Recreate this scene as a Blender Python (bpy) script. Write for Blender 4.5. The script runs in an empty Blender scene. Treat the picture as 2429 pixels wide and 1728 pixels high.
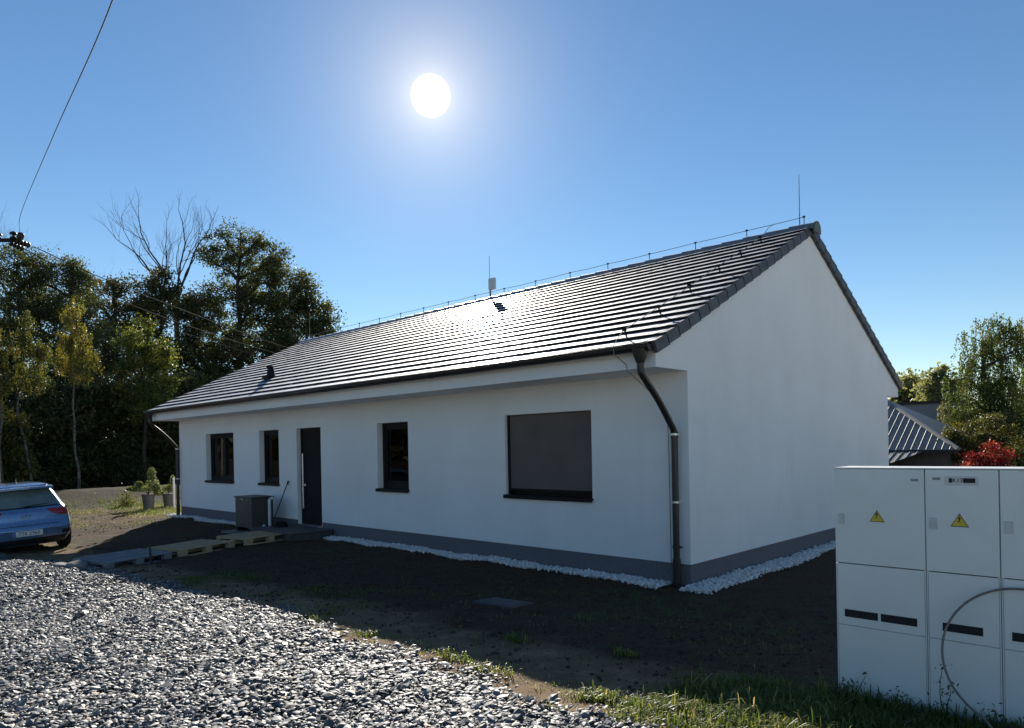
import bpy, bmesh, math, random
import numpy as np
from mathutils import Vector, Matrix

R = math.radians
rng = np.random.default_rng(7)
random.seed(7)
scene = bpy.context.scene
COL = scene.collection

# ------------------------------------------------------------------ helpers
def link(o, parent=None):
    COL.objects.link(o)
    if parent is not None:
        o.parent = parent
    return o

def tag(o, label=None, cat=None, group=None, kind=None):
    if label: o['label'] = label
    if cat: o['category'] = cat
    if group: o['group'] = group
    if kind: o['kind'] = kind
    return o

def thing(name, label, cat, loc=(0, 0, 0), rz=0.0, group=None):
    o = bpy.data.objects.new(name, None)
    o.empty_display_size = 0.2
    link(o)
    o.location = loc
    o.rotation_euler = (0, 0, rz)
    return tag(o, label, cat, group)

def raw_mesh(name, verts, faces, mats, parent=None, smooth=False, fmat=None, loc=None):
    me = bpy.data.meshes.new(name)
    me.from_pydata([tuple(v) for v in verts], [], [tuple(f) for f in faces])
    if not isinstance(mats, (list, tuple)): mats = [mats]
    for m in mats: me.materials.append(m)
    if fmat is not None:
        me.polygons.foreach_set('material_index', np.asarray(fmat, dtype=np.int32))
    if smooth:
        me.polygons.foreach_set('use_smooth', np.ones(len(me.polygons), dtype=bool))
    me.update()
    o = bpy.data.objects.new(name, me)
    if loc is not None: o.location = loc
    return link(o, parent)

def fast_mesh(name, V, F, mat, parent=None, tint=None, smooth=False):
    """V (n,3) array, F (m,k) array of equal-sized faces, tint (m,) face attribute"""
    me = bpy.data.meshes.new(name)
    V = np.ascontiguousarray(V, dtype=np.float32); F = np.ascontiguousarray(F, dtype=np.int32)
    m, k = F.shape
    me.vertices.add(len(V)); me.vertices.foreach_set('co', V.ravel())
    me.loops.add(m * k); me.loops.foreach_set('vertex_index', F.ravel())
    me.polygons.add(m)
    me.polygons.foreach_set('loop_start', np.arange(0, m * k, k, dtype=np.int32))
    me.polygons.foreach_set('loop_total', np.full(m, k, dtype=np.int32))
    if tint is not None:
        a = me.attributes.new('tint', 'FLOAT', 'FACE')
        a.data.foreach_set('value', np.asarray(tint, dtype=np.float32))
    me.materials.append(mat)
    me.polygons.foreach_set('use_smooth', np.full(m, bool(smooth)))
    me.update(calc_edges=True)
    o = bpy.data.objects.new(name, me)
    return link(o, parent)

class MB:
    """collects boxes, tubes and polygons and links them as one mesh object"""
    def __init__(self): self.v = []; self.f = []; self.m = []
    def add(self, verts, faces, mi=0):
        b = len(self.v)
        self.v += [tuple(p) for p in verts]
        self.f += [tuple(i + b for i in f) for f in faces]
        self.m += [mi] * len(faces)
        return self
    def box(self, x0, x1, y0, y1, z0, z1, mi=0, M=None):
        vs = [(x0,y0,z0),(x1,y0,z0),(x1,y1,z0),(x0,y1,z0),(x0,y0,z1),(x1,y0,z1),(x1,y1,z1),(x0,y1,z1)]
        if M is not None: vs = [tuple(M @ Vector(p)) for p in vs]
        return self.add(vs, [(0,3,2,1),(4,5,6,7),(0,1,5,4),(1,2,6,5),(2,3,7,6),(3,0,4,7)], mi)
    def bev(self, x0, x1, y0, y1, z0, z1, b=0.01, mi=0, M=None):
        """box with bevelled edges"""
        bm = bmesh.new()
        bmesh.ops.create_cube(bm, size=1)
        for v in bm.verts:
            v.co = Vector(((x0+x1)/2 + v.co.x*(x1-x0), (y0+y1)/2 + v.co.y*(y1-y0), (z0+z1)/2 + v.co.z*(z1-z0)))
        bmesh.ops.bevel(bm, geom=bm.edges[:], offset=b, segments=2, affect='EDGES', profile=0.6)
        bm.verts.index_update()
        vs = [tuple(M @ v.co) if M is not None else tuple(v.co) for v in bm.verts]
        self.add(vs, [[v.index for v in f.verts] for f in bm.faces], mi)
        bm.free(); return self
    def tube(self, pts, rad, n=8, mi=0, cap=True):
        pts = [Vector(p) for p in pts]
        if not hasattr(rad, '__len__'): rad = [rad] * len(pts)
        base = len(self.v); ref = None
        for i, p in enumerate(pts):
            a = pts[max(i-1, 0)]; c = pts[min(i+1, len(pts)-1)]
            t = (c - a).normalized() if (c-a).length > 1e-9 else Vector((0,0,1))
            if ref is None:
                ref = Vector((1,0,0)) if abs(t.x) < 0.8 else Vector((0,1,0))
            u = (ref - t * ref.dot(t)).normalized(); w = t.cross(u); ref = u
            for k in range(n):
                q = 2*math.pi*k/n
                self.v.append(tuple(p + (u*math.cos(q) + w*math.sin(q))*rad[i]))
        for i in range(len(pts)-1):
            for k in range(n):
                k2 = (k+1) % n
                self.f.append((base+i*n+k, base+i*n+k2, base+(i+1)*n+k2, base+(i+1)*n+k)); self.m.append(mi)
        if cap:
            self.f.append(tuple(base+k for k in reversed(range(n)))); self.m.append(mi)
            e = base+(len(pts)-1)*n
            self.f.append(tuple(e+k for k in range(n))); self.m.append(mi)
        return self
    def build(self, name, mats, parent=None, smooth=False, loc=None):
        return raw_mesh(name, self.v, self.f, mats, parent, smooth, self.m, loc)

def auto_smooth(o, ang=35):
    me = o.data
    me.polygons.foreach_set('use_smooth', np.ones(len(me.polygons), dtype=bool))
    bm = bmesh.new(); bm.from_mesh(me)
    lim = R(ang)
    for e in bm.edges:
        if len(e.link_faces) == 2 and e.calc_face_angle(0) > lim: e.smooth = False
    bm.to_mesh(me); bm.free()
    return o

def spline(pts, n):
    """Catmull-Rom through points"""
    P = [Vector(p) for p in pts]; P = [P[0]*2-P[1]] + P + [P[-1]*2-P[-2]]
    out = []
    for i in range(1, len(P)-2):
        for j in range(n):
            t = j/n
            a,b,c,d = P[i-1],P[i],P[i+1],P[i+2]
            out.append(0.5*((2*b)+(c-a)*t+(2*a-5*b+4*c-d)*t*t+(3*b-a-3*c+d)*t**3))
    out.append(P[-2]); return out

# ------------------------------------------------------------------ materials
class NT:
    def __init__(self, name):
        self.m = bpy.data.materials.new(name); self.m.use_nodes = True
        self.t = self.m.node_tree; self.t.nodes.clear()
        self.out = self.n('ShaderNodeOutputMaterial')
    def n(self, typ, **kw):
        nd = self.t.nodes.new(typ)
        for k, v in kw.items():
            if k in nd.inputs.keys() if isinstance(k, str) else False: nd.inputs[k].default_value = v
            else: setattr(nd, k, v)
        return nd
    def l(self, a, b): self.t.links.new(a, b)
    def coord(self, which='Object'): return self.n('ShaderNodeTexCoord').outputs[which]
    def noise(self, scale, detail=4, rough=0.55, co=None, dist=0):
        nd = self.n('ShaderNodeTexNoise'); nd.inputs['Scale'].default_value = scale
        nd.inputs['Detail'].default_value = detail; nd.inputs['Roughness'].default_value = rough
        nd.inputs['Distortion'].default_value = dist
        if co is not None: self.l(co, nd.inputs['Vector'])
        return nd.outputs['Fac']
    def ramp(self, fac, stops, interp='LINEAR'):
        nd = self.n('ShaderNodeValToRGB'); nd.color_ramp.interpolation = interp
        cr = nd.color_ramp
        while len(cr.elements) > 1: cr.elements.remove(cr.elements[-1])
        cr.elements[0].position = stops[0][0]; cr.elements[0].color = (*stops[0][1], 1)
        for p, c in stops[1:]:
            e = cr.elements.new(p); e.color = (*c, 1)
        self.l(fac, nd.inputs['Fac']); return nd.outputs['Color']
    def math(self, op, a, b=None, clamp=False):
        nd = self.n('ShaderNodeMath', operation=op); nd.use_clamp = clamp
        for i, v in enumerate((a, b)):
            if v is None: continue
            if hasattr(v, 'links'): self.l(v, nd.inputs[i])
            else: nd.inputs[i].default_value = v
        return nd.outputs[0]
    def mix(self, fac, a, b, typ='MIX'):
        nd = self.n('ShaderNodeMixRGB', blend_type=typ)
        for k, v in (('Fac', fac), ('Color1', a), ('Color2', b)):
            if hasattr(v, 'links'): self.l(v, nd.inputs[k])
            else: nd.inputs[k].default_value = v if k == 'Fac' else (*v, 1)
        return nd.outputs[0]
    def maprange(self, v, a, b, c=0.0, d=1.0, smooth=True):
        nd = self.n('ShaderNodeMapRange'); nd.interpolation_type = 'SMOOTHSTEP' if smooth else 'LINEAR'
        self.l(v, nd.inputs[0])
        for i, q in enumerate((a, b, c, d)): nd.inputs[i+1].default_value = q
        return nd.outputs[0]
    def bump(self, h, strength=0.3, dist=0.01):
        nd = self.n('ShaderNodeBump'); nd.inputs['Strength'].default_value = strength
        nd.inputs['Distance'].default_value = dist
        self.l(h, nd.inputs['Height']); return nd.outputs['Normal']
    def pbr(self, color, rough=0.6, metal=0.0, spec=0.5, normal=None, coat=0.0):
        p = self.n('ShaderNodeBsdfPrincipled')
        for k, v in (('Base Color', color), ('Roughness', rough), ('Metallic', metal)):
            if hasattr(v, 'links'): self.l(v, p.inputs[k])
            else: p.inputs[k].default_value = (*v, 1) if k == 'Base Color' else v
        p.inputs['Specular IOR Level'].default_value = spec
        p.inputs['Coat Weight'].default_value = coat
        if normal is not None: self.l(normal, p.inputs['Normal'])
        return p
    def done(self, shader):
        self.l(shader.outputs[0] if not hasattr(shader, 'links') else shader, self.out.inputs['Surface'])
        return self.m

def simple(name, color, rough=0.6, metal=0.0, spec=0.5, var=0.15, nscale=12, bump=0.0, bscale=200, coat=0.0):
    n = NT(name); co = n.coord()
    f = n.noise(nscale, 5, 0.6, co)
    dark = tuple(c*(1-var) for c in color); lite = tuple(min(1, c*(1+var)) for c in color)
    col = n.ramp(f, [(0.3, dark), (0.7, lite)])
    nrm = n.bump(n.noise(bscale, 3, 0.6, co), bump, 0.004) if bump else None
    rr = n.maprange(n.noise(nscale*1.7, 4, 0.6, co), 0.3, 0.7, max(0.02, rough-0.06), min(1, rough+0.06))
    return n.done(n.pbr(col, rr, metal, spec, nrm, coat))

def mat_plaster():
    n = NT('white_plaster'); co = n.coord()
    big = n.noise(0.6, 5, 0.6, co); grain = n.noise(85, 4, 0.75, co)
    mp = n.n('ShaderNodeMapping'); mp.inputs['Scale'].default_value = (3.0, 3.0, 0.35); n.l(co, mp.inputs['Vector'])
    streak = n.noise(1.2, 5, 0.6, mp.outputs[0])
    c = n.ramp(big, [(0.3, (0.81, 0.805, 0.79)), (0.7, (0.89, 0.885, 0.875))])
    c = n.mix(n.maprange(streak, 0.52, 0.75, 0.0, 0.10), c, (0.55, 0.54, 0.52))
    c = n.mix(n.maprange(grain, 0.35, 0.65, 0.0, 0.10), c, (0.5, 0.5, 0.5), 'MULTIPLY')
    return n.done(n.pbr(c, 0.92, 0, 0.2, n.bump(grain, 0.7, 0.006)))

def mat_plinth():
    n = NT('grey_stone_plaster'); co = n.coord()
    v = n.n('ShaderNodeTexVoronoi'); v.inputs['Scale'].default_value = 260; n.l(co, v.inputs['Vector'])
    sp = n.n('ShaderNodeSeparateColor'); n.l(v.outputs['Color'], sp.inputs[0])
    c = n.ramp(sp.outputs[0], [(0.0, (0.085, 0.08, 0.095)), (0.6, (0.15, 0.142, 0.165)), (1.0, (0.24, 0.23, 0.25))])
    return n.done(n.pbr(c, 0.8, 0, 0.3, n.bump(sp.outputs[1], 0.4, 0.003)))

def mat_tile():
    n = NT('anthracite_roof_tile'); co = n.coord()
    at = n.n('ShaderNodeAttribute'); at.attribute_name = 'tint'
    f = n.noise(9, 5, 0.6, co); g = n.noise(60, 4, 0.65, co)
    c = n.mix(f, (0.16, 0.16, 0.17), (0.23, 0.23, 0.24))
    c = n.mix(n.maprange(at.outputs['Fac'], 0, 1, 0, 0.4), c, (0.27, 0.27, 0.28))
    r1 = n.maprange(at.outputs['Fac'], 0, 1, 0.65, 0.75)
    rr = n.math('ADD', r1, n.maprange(f, 0.3, 0.7, -0.04, 0.05))
    p = n.pbr(c, rr, 0.8, 1.0, n.bump(g, 0.05, 0.003), 1.0)
    p.inputs['Coat IOR'].default_value = 1.8; p.inputs['Coat Roughness'].default_value = 0.40
    return n.done(p)

def mat_leaf(name, stops, transl=0.45, tcol=None, rough=0.55):
    n = NT(name)
    at = n.n('ShaderNodeAttribute'); at.attribute_name = 'tint'
    c = n.ramp(at.outputs['Fac'], stops)
    p = n.pbr(c, rough, 0, 0.35)
    t = n.n('ShaderNodeBsdfTranslucent')
    if tcol is None: n.l(n.mix(0.55, c, n.mix(1.0, c, (2.2, 2.0, 0.7), 'MULTIPLY')), t.inputs['Color'])
    else: t.inputs['Color'].default_value = (*tcol, 1)
    mx = n.n('ShaderNodeMixShader'); mx.inputs[0].default_value = transl
    n.l(p.outputs[0], mx.inputs[1]); n.l(t.outputs[0], mx.inputs[2])
    return n.done(mx)

def mat_bark(name, a, b, scale=6):
    n = NT(name); co = n.coord()
    mp = n.n('ShaderNodeMapping'); mp.inputs['Scale'].default_value = (1, 1, 0.25); n.l(co, mp.inputs['Vector'])
    f = n.noise(scale, 6, 0.65, mp.outputs[0], 0.3)
    return n.done(n.pbr(n.ramp(f, [(0.35, a), (0.65, b)]), 0.9, 0, 0.2, n.bump(f, 0.6, 0.03)))

def mat_birch():
    n = NT('birch_bark'); co = n.coord()
    mp = n.n('ShaderNodeMapping'); mp.inputs['Scale'].default_value = (1, 1, 4); n.l(co, mp.inputs['Vector'])
    f = n.noise(2.5, 5, 0.7, mp.outputs[0])
    return n.done(n.pbr(n.ramp(f, [(0.38, (0.03, 0.027, 0.023)), (0.55, (0.12, 0.115, 0.10)), (0.8, (0.22, 0.21, 0.19))]), 0.8, 0, 0.3))

def mat_wood(name, a, b):
    n = NT(name); co = n.coord()
    mp = n.n('ShaderNodeMapping'); mp.inputs['Scale'].default_value = (14, 1.6, 14); n.l(co, mp.inputs['Vector'])
    f = n.noise(3, 6, 0.65, mp.outputs[0], 0.4)
    at = n.n('ShaderNodeObjectInfo')
    c = n.ramp(f, [(0.3, a), (0.7, b)])
    return n.done(n.pbr(c, 0.85, 0, 0.25, n.bump(f, 0.4, 0.004)))

def mat_stone_tint(name, stops, rough=0.75, spec=0.4):
    n = NT(name); co = n.coord()
    at = n.n('ShaderNodeAttribute'); at.attribute_name = 'tint'
    c = n.ramp(at.outputs['Fac'], stops)
    g = n.noise(55, 4, 0.65, co)
    c = n.mix(n.maprange(g, 0.3, 0.7, 0.0, 0.35), c, (0.45, 0.45, 0.45), 'MULTIPLY')
    return n.done(n.pbr(c, rough, 0, spec, n.bump(g, 0.25, 0.004)))

def mat_ground():
    n = NT('yard_ground'); co = n.coord()
    sp = n.n('ShaderNodeSeparateXYZ'); n.l(co, sp.inputs[0]); X, Y = sp.outputs[0], sp.outputs[1]
    n1 = n.noise(0.9, 6, 0.6, co); n2 = n.noise(4.0, 6, 0.65, co); n3 = n.noise(34, 5, 0.7, co); n4 = n.noise(0.35, 4, 0.5, co)
    n5 = n.noise(75, 4, 0.75, co)
    n3s = n.math('ADD', n.math('MULTIPLY', n3, 0.45), n.math('MULTIPLY', n5, 0.55))
    soil = n.ramp(n3s, [(0.32, (0.013, 0.008, 0.005)), (0.5, (0.056, 0.036, 0.022)), (0.66, (0.15, 0.10, 0.065))])
    soil = n.mix(n.maprange(n2, 0.5, 0.75, 0, 0.45), soil, (0.07, 0.055, 0.042))
    dry = n.ramp(n2, [(0.25, (0.11, 0.072, 0.042)), (0.55, (0.23, 0.16, 0.095)), (0.8, (0.36, 0.265, 0.17))])
    dry = n.mix(n.maprange(n3, 0.4, 0.7, 0.0, 0.5), dry, (0.10, 0.075, 0.05))
    grass = n.ramp(n3, [(0.3, (0.03, 0.045, 0.016)), (0.7, (0.085, 0.10, 0.04))])
    # sandy verge beside the gravel road (a worn strip)
    ym = n.math('ADD', Y, n.math('MULTIPLY', n.math('SUBTRACT', n1, 0.5), 1.1))
    verge = n.maprange(ym, -3.55, -4.15, 0, 1)
    c = n.mix(verge, soil, dry)
    # trodden yard beyond the house end
    xm = n.math('ADD', X, n.math('MULTIPLY', n.math('SUBTRACT', n1, 0.5), 2.0))
    left = n.maprange(xm, -16.0, -17.6, 0, 1)
    n6 = n.noise(6.5, 5, 0.7, co)
    yard = n.mix(n.maprange(n.math('ADD', n.math('MULTIPLY', n1, 0.5), n.math('MULTIPLY', n6, 0.5)), 0.46, 0.56, 0, 0.9), n.mix(n.maprange(n3, 0.35, 0.65, 0.1, 0.75), dry, soil), n.mix(n.maprange(n3, 0.35, 0.65, 0.1, 0.8), grass, dry))
    yard = n.mix(1.0, yard, (0.68, 0.57, 0.47), 'MULTIPLY')
    c = n.mix(left, c, yard)
    # thin weeds
    weeds = n.math('MULTIPLY', n.maprange(n4, 0.50, 0.62, 0, 1), n.maprange(n2, 0.42, 0.6, 0, 0.7))
    c = n.mix(weeds, c, grass)
    far = n.maprange(n.math('ADD', n.math('MULTIPLY', X, -1.0), n.math('MULTIPLY', n1, 1.5)), 22.6, 24.0, 0, 1)
    c = n.mix(far, c, n.mix(n2, (0.02, 0.018, 0.010), (0.05, 0.04, 0.02)))
    bounce_ground = n.math('MAXIMUM', n.maprange(X, 5.2, 6.5, 0, 1), n.maprange(n.math('MULTIPLY', Y, -1.0), 9.6, 10.6, 0, 1))  # unseen ground beyond the frame, made pale to bounce light onto the walls
    bounce_ground = n.math('MULTIPLY', bounce_ground, n.maprange(X, -26.0, -22.0, 0, 1))
    c = n.mix(bounce_ground, c, n.ramp(n3, [(0.3, (0.40, 0.385, 0.36)), (0.7, (0.58, 0.56, 0.52))]))
    h = n.math('ADD', n.math('ADD', n.math('MULTIPLY', n3, 0.6), n.math('MULTIPLY', n5, 0.35)), n2)
    return n.done(n.pbr(c, 0.95, 0, 0.15, n.bump(h, 0.7, 0.05)))

def mat_glass(name):
    n = NT(name)
    p = n.n('ShaderNodeBsdfGlossy'); p.inputs['Roughness'].default_value = 0.01
    t = n.n('ShaderNodeBsdfTransparent'); t.inputs['Color'].default_value = (0.72, 0.78, 0.77, 1)
    fr = n.n('ShaderNodeFresnel'); fr.inputs['IOR'].default_value = 1.32
    mx = n.n('ShaderNodeMixShader'); n.l(fr.outputs[0], mx.inputs[0]); n.l(t.outputs[0], mx.inputs[1]); n.l(p.outputs[0], mx.inputs[2])
    return n.done(mx)

M = {}
M['plaster'] = mat_plaster()
M['plinth'] = mat_plinth()
M['tile'] = mat_tile()
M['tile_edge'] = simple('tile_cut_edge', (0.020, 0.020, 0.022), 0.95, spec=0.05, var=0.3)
M['verge'] = simple('verge_tile', (0.055, 0.055, 0.065), 0.55, var=0.3, nscale=4)
M['verge_green'] = simple('mossy_end_disc', (0.09, 0.12, 0.095), 0.6, var=0.2)
M['under'] = simple('roof_underlay', (0.012, 0.012, 0.012), 0.9)
M['gutter'] = simple('dark_brown_metal', (0.022, 0.018, 0.017), 0.38, spec=0.5, var=0.25, nscale=5)
M['zinc'] = simple('bright_metal', (0.62, 0.62, 0.62), 0.35, metal=0.9, var=0.1)
M['wire'] = simple('grey_wire', (0.22, 0.22, 0.22), 0.45, metal=0.6, var=0.1)
M['cable'] = simple('dark_cable', (0.055, 0.05, 0.045), 0.9, spec=0.1, var=0.1)
M['black'] = simple('black_plastic', (0.010, 0.010, 0.011), 0.7, spec=0.25, var=0.2)
M['frame'] = simple('dark_window_frame', (0.011, 0.009, 0.009), 0.6, spec=0.2, var=0.2)
M['door'] = mat_wood('dark_brown_door', (0.012, 0.009, 0.008), (0.024, 0.017, 0.015))
M['screen'] = simple('taupe_screen_fabric', (0.145, 0.118, 0.106), 0.9, spec=0.15, var=0.08, nscale=2, bump=0.25, bscale=500)
M['glass'] = mat_glass('window_glass')
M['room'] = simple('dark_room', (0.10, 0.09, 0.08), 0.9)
M['curtain'] = simple('pale_curtain', (0.78, 0.76, 0.73), 0.9, var=0.15, nscale=3)
M['blind'] = simple('olive_blind', (0.42, 0.41, 0.33), 0.9, var=0.1, nscale=3)
M['steel'] = simple('brushed_steel', (0.65, 0.63, 0.60), 0.3, metal=1.0, var=0.08)
M['concrete'] = simple('dark_step_tile', (0.07, 0.065, 0.07), 0.7, var=0.25, nscale=8, bump=0.2)
M['slab'] = simple('grey_concrete', (0.16, 0.15, 0.14), 0.85, var=0.3, nscale=9, bump=0.3)
M['pump'] = simple('grey_green_metal', (0.028, 0.042, 0.042), 0.5, var=0.12, nscale=3)
M['pump_side'] = simple('grey_brown_metal', (0.055, 0.050, 0.052), 0.5, var=0.12, nscale=3)
M['pump_dark'] = simple('grille_black', (0.014, 0.022, 0.022), 0.5)
M['white_pipe'] = simple('white_pvc', (0.62, 0.61, 0.59), 0.45, var=0.12)
M['pallet'] = mat_wood('pallet_wood', (0.30, 0.22, 0.135), (0.55, 0.42, 0.265))
M['pallet_grey'] = mat_wood('grey_pallet_wood', (0.16, 0.165, 0.18), (0.28, 0.29, 0.31))
M['stick'] = simple('stick_paint', (0.03, 0.028, 0.03), 0.5)
M['gravel'] = mat_stone_tint('crushed_slate', [(0.0, (0.055, 0.055, 0.058)), (0.45, (0.14, 0.14, 0.14)), (0.8, (0.25, 0.247, 0.24)), (0.93, (0.42, 0.41, 0.38)), (1.0, (0.42, 0.29, 0.18))], 0.6, 0.5)
M['pebble'] = mat_stone_tint('white_pebble', [(0.0, (0.52, 0.51, 0.50)), (0.6, (0.72, 0.71, 0.70)), (1.0, (0.82, 0.81, 0.80))], 0.7, 0.3)
M['ground'] = mat_ground()
M['road'] = simple('gravel_bed', (0.045, 0.044, 0.042), 0.9, var=0.5, nscale=30, bump=0.6, bscale=60)
M['cab'] = simple('grey_cabinet_plastic', (0.73, 0.75, 0.725), 0.55, spec=0.35, var=0.05, nscale=2.5, bump=0.12, bscale=420)
M['cab_lid'] = simple('cabinet_lid', (0.60, 0.61, 0.60), 0.5, var=0.05, nscale=3)
M['seam'] = simple('seam_rubber', (0.035, 0.035, 0.04), 0.8)
M['vent'] = simple('vent_black', (0.010, 0.010, 0.016), 0.7)
M['yellow'] = simple('warning_yellow', (0.62, 0.45, 0.04), 0.5, var=0.06)
M['label_white'] = simple('label_white', (0.74, 0.75, 0.74), 0.5, var=0.04)
M['label_grey'] = simple('label_grey', (0.24, 0.25, 0.25), 0.6)
M['lock'] = simple('faded_lock', (0.56, 0.58, 0.56), 0.6, var=0.1)
M['loop'] = simple('loop_cable_grey', (0.16, 0.145, 0.13), 0.6, var=0.2)
M['car'] = simple('light_blue_car_paint', (0.14, 0.25, 0.44), 0.30, metal=0.45, var=0.03, coat=1.0)
M['car_dark'] = simple('car_black_trim', (0.015, 0.016, 0.018), 0.5)
M['car_glass'] = simple('car_glass_skylit', (0.15, 0.19, 0.17), 0.06, spec=0.8, var=0.3, nscale=2)  # opaque pane; skylight through the cabin is put into its pale colour
M['lamp_red'] = simple('red_lamp_glass', (0.36, 0.02, 0.02), 0.12, spec=0.6, var=0.25, nscale=9)
M['chrome'] = simple('chrome', (0.8, 0.8, 0.8), 0.12, metal=1.0, var=0.03)
M['plate'] = simple('plate_white', (0.72, 0.73, 0.72), 0.4, var=0.03)
M['plate_blue'] = simple('plate_blue', (0.03, 0.07, 0.35), 0.4)
M['rubber'] = simple('tyre_rubber', (0.014, 0.014, 0.014), 0.85)
M['pot'] = simple('dark_grey_pot', (0.085, 0.082, 0.078), 0.7, var=0.2)
M['soilpot'] = simple('pot_soil', (0.03, 0.022, 0.016), 0.95)
M['clod'] = simple('soil_clod', (0.045, 0.033, 0.024), 0.95, var=0.4, nscale=40)
M['bark'] = mat_bark('brown_bark', (0.022, 0.017, 0.013), (0.075, 0.06, 0.048))
M['bark_grey'] = mat_bark('grey_bark', (0.04, 0.036, 0.033), (0.095, 0.085, 0.078))
M['birch'] = mat_birch()
M['seam_roof'] = simple('grey_metal_roof', (0.23, 0.215, 0.205), 0.6, metal=0.15, var=0.15, nscale=2)
M['seam_strip'] = simple('roof_seam_metal', (0.24, 0.24, 0.235), 0.6, metal=0.2, var=0.1)  # seams and flashing a touch paler than the roof sheets
M['dark_wall'] = simple('dark_timber_wall', (0.022, 0.02, 0.02), 0.85, var=0.4)
M['grey_wall'] = simple('grey_wall', (0.07, 0.065, 0.06), 0.85, var=0.2)
M['blue_wall'] = simple('blue_grey_wall', (0.16, 0.20, 0.24), 0.7, var=0.2)
M['wood_pole'] = simple('pole_concrete', (0.22, 0.20, 0.18), 0.9, var=0.3)
M['insul'] = simple('brown_ceramic', (0.012, 0.009, 0.008), 0.5, var=0.2)
L = {}
L['oak'] = mat_leaf('oak_leaf', [(0, (0.036, 0.050, 0.018)), (0.6, (0.078, 0.096, 0.034)), (1, (0.135, 0.135, 0.055))], 0.38)
L['dark'] = mat_leaf('dark_leaf', [(0, (0.035, 0.045, 0.018)), (0.7, (0.075, 0.082, 0.03)), (1, (0.13, 0.10, 0.045))], 0.38)
L['green'] = mat_leaf('maple_leaf', [(0, (0.035, 0.055, 0.014)), (0.6, (0.085, 0.11, 0.026)), (1, (0.17, 0.18, 0.05))], 0.42)
L['yellow'] = mat_leaf('yellow_birch_leaf', [(0, (0.085, 0.09, 0.018)), (0.5, (0.15, 0.14, 0.024)), (1, (0.23, 0.20, 0.035))], 0.36)
L['ygreen'] = mat_leaf('green_birch_leaf', [(0, (0.05, 0.065, 0.016)), (0.6, (0.10, 0.112, 0.026)), (1, (0.19, 0.17, 0.045))], 0.42)
L['willow'] = mat_leaf('willow_leaf', [(0, (0.04, 0.065, 0.015)), (0.7, (0.085, 0.115, 0.03)), (1, (0.15, 0.15, 0.05))], 0.45)
L['red'] = mat_leaf('red_leaf', [(0, (0.06, 0.006, 0.010)), (0.6, (0.24, 0.016, 0.020)), (1, (0.36, 0.09, 0.045))], 0.35)
L['autumn'] = mat_leaf('autumn_leaf', [(0, (0.045, 0.055, 0.016)), (0.5, (0.10, 0.10, 0.025)), (1, (0.24, 0.09, 0.025))], 0.4)
L['grass'] = mat_leaf('grass_blade', [(0, (0.045, 0.075, 0.018)), (0.6, (0.11, 0.155, 0.035)), (0.85, (0.19, 0.205, 0.06)), (1, (0.36, 0.30, 0.15))], 0.4, rough=0.45)
L['far'] = mat_leaf('haze_tinted_leaf', [(0, (0.12, 0.14, 0.07)), (0.6, (0.19, 0.21, 0.11)), (1, (0.27, 0.27, 0.15))], 0.5)  # distance haze put into the paler leaf colour
L['pine'] = mat_leaf('potted_leaf', [(0, (0.06, 0.085, 0.03)), (0.6, (0.14, 0.17, 0.07)), (1, (0.30, 0.32, 0.16))], 0.4)

# ------------------------------------------------------------------ terrain
def sstep(a, b, v):
    t = np.clip((v-a)/(b-a), 0, 1); return t*t*(3-2*t)

RX = [-60, -30, -16, -12, -9.5, -7.6, -5.7, -4.35, -3.24, -1.87, -0.8, 0.6, 1.2, 1.9, 2.6, 4, 8]
RZ = [-0.1, -0.1, -0.16, -0.18, -0.06, -0.01, 0.04, 0.09, 0.15, 0.2, 0.235, 0.245, 0.25, 0.275, 0.305, 0.32, 0.32]
def G(x, y):
    """the ground rises gently from the house to the gravel road"""
    x = np.asarray(x, float); y = np.asarray(y, float)
    z = np.interp(x, RX, RZ)*sstep(0.0, 1.0, (-y-0.6)/3.6)
    # spoil heap in front of the wood
    z = z + 0.55*np.exp(-((x+26.0)/1.9)**2)*sstep(-5.5, -3.5, y)*sstep(5.0, 3.0, y)
    return z
def Gn(x, y):
    x = np.asarray(x, float); y = np.asarray(y, float)
    n = 0.010*np.sin(3.1*x+1.7*y)+0.008*np.sin(5.3*y-2.1*x+1)+0.006*np.sin(9.7*x+4)*np.sin(8.3*y+2)
    near = np.exp(-((x+8)/18)**2 - (y/14)**2)
    return G(x, y) + n*near
def g1(x, y): return float(Gn(x, y))

def axis(lo, f0, f1, hi, step):
    a = np.arange(f0, f1+1e-6, step)
    l = f0 - np.geomspace(0.4, f0-lo, 22)[::-1]; h = f1 + np.geomspace(0.4, hi-f1, 22)
    return np.concatenate([l, a, h])
gx = axis(-900, -30, 7, 900, 0.16); gy = axis(-900, -12, 6, 900, 0.16)
XX, YY = np.meshgrid(gx, gy, indexing='ij')
ZZ = Gn(XX, YY) + 0.012*rng.standard_normal(XX.shape)*np.exp(-((XX+8)/18)**2-(YY/10)**2)
nx, ny = XX.shape
I = np.arange(nx*ny).reshape(nx, ny)
F = np.stack([I[:-1,:-1], I[1:,:-1], I[1:,1:], I[:-1,1:]], -1).reshape(-1, 4)
ground = fast_mesh('ground', np.stack([XX, YY, ZZ], -1).reshape(-1, 3), F, M['ground'], smooth=True)
tag(ground, kind='structure')

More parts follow.
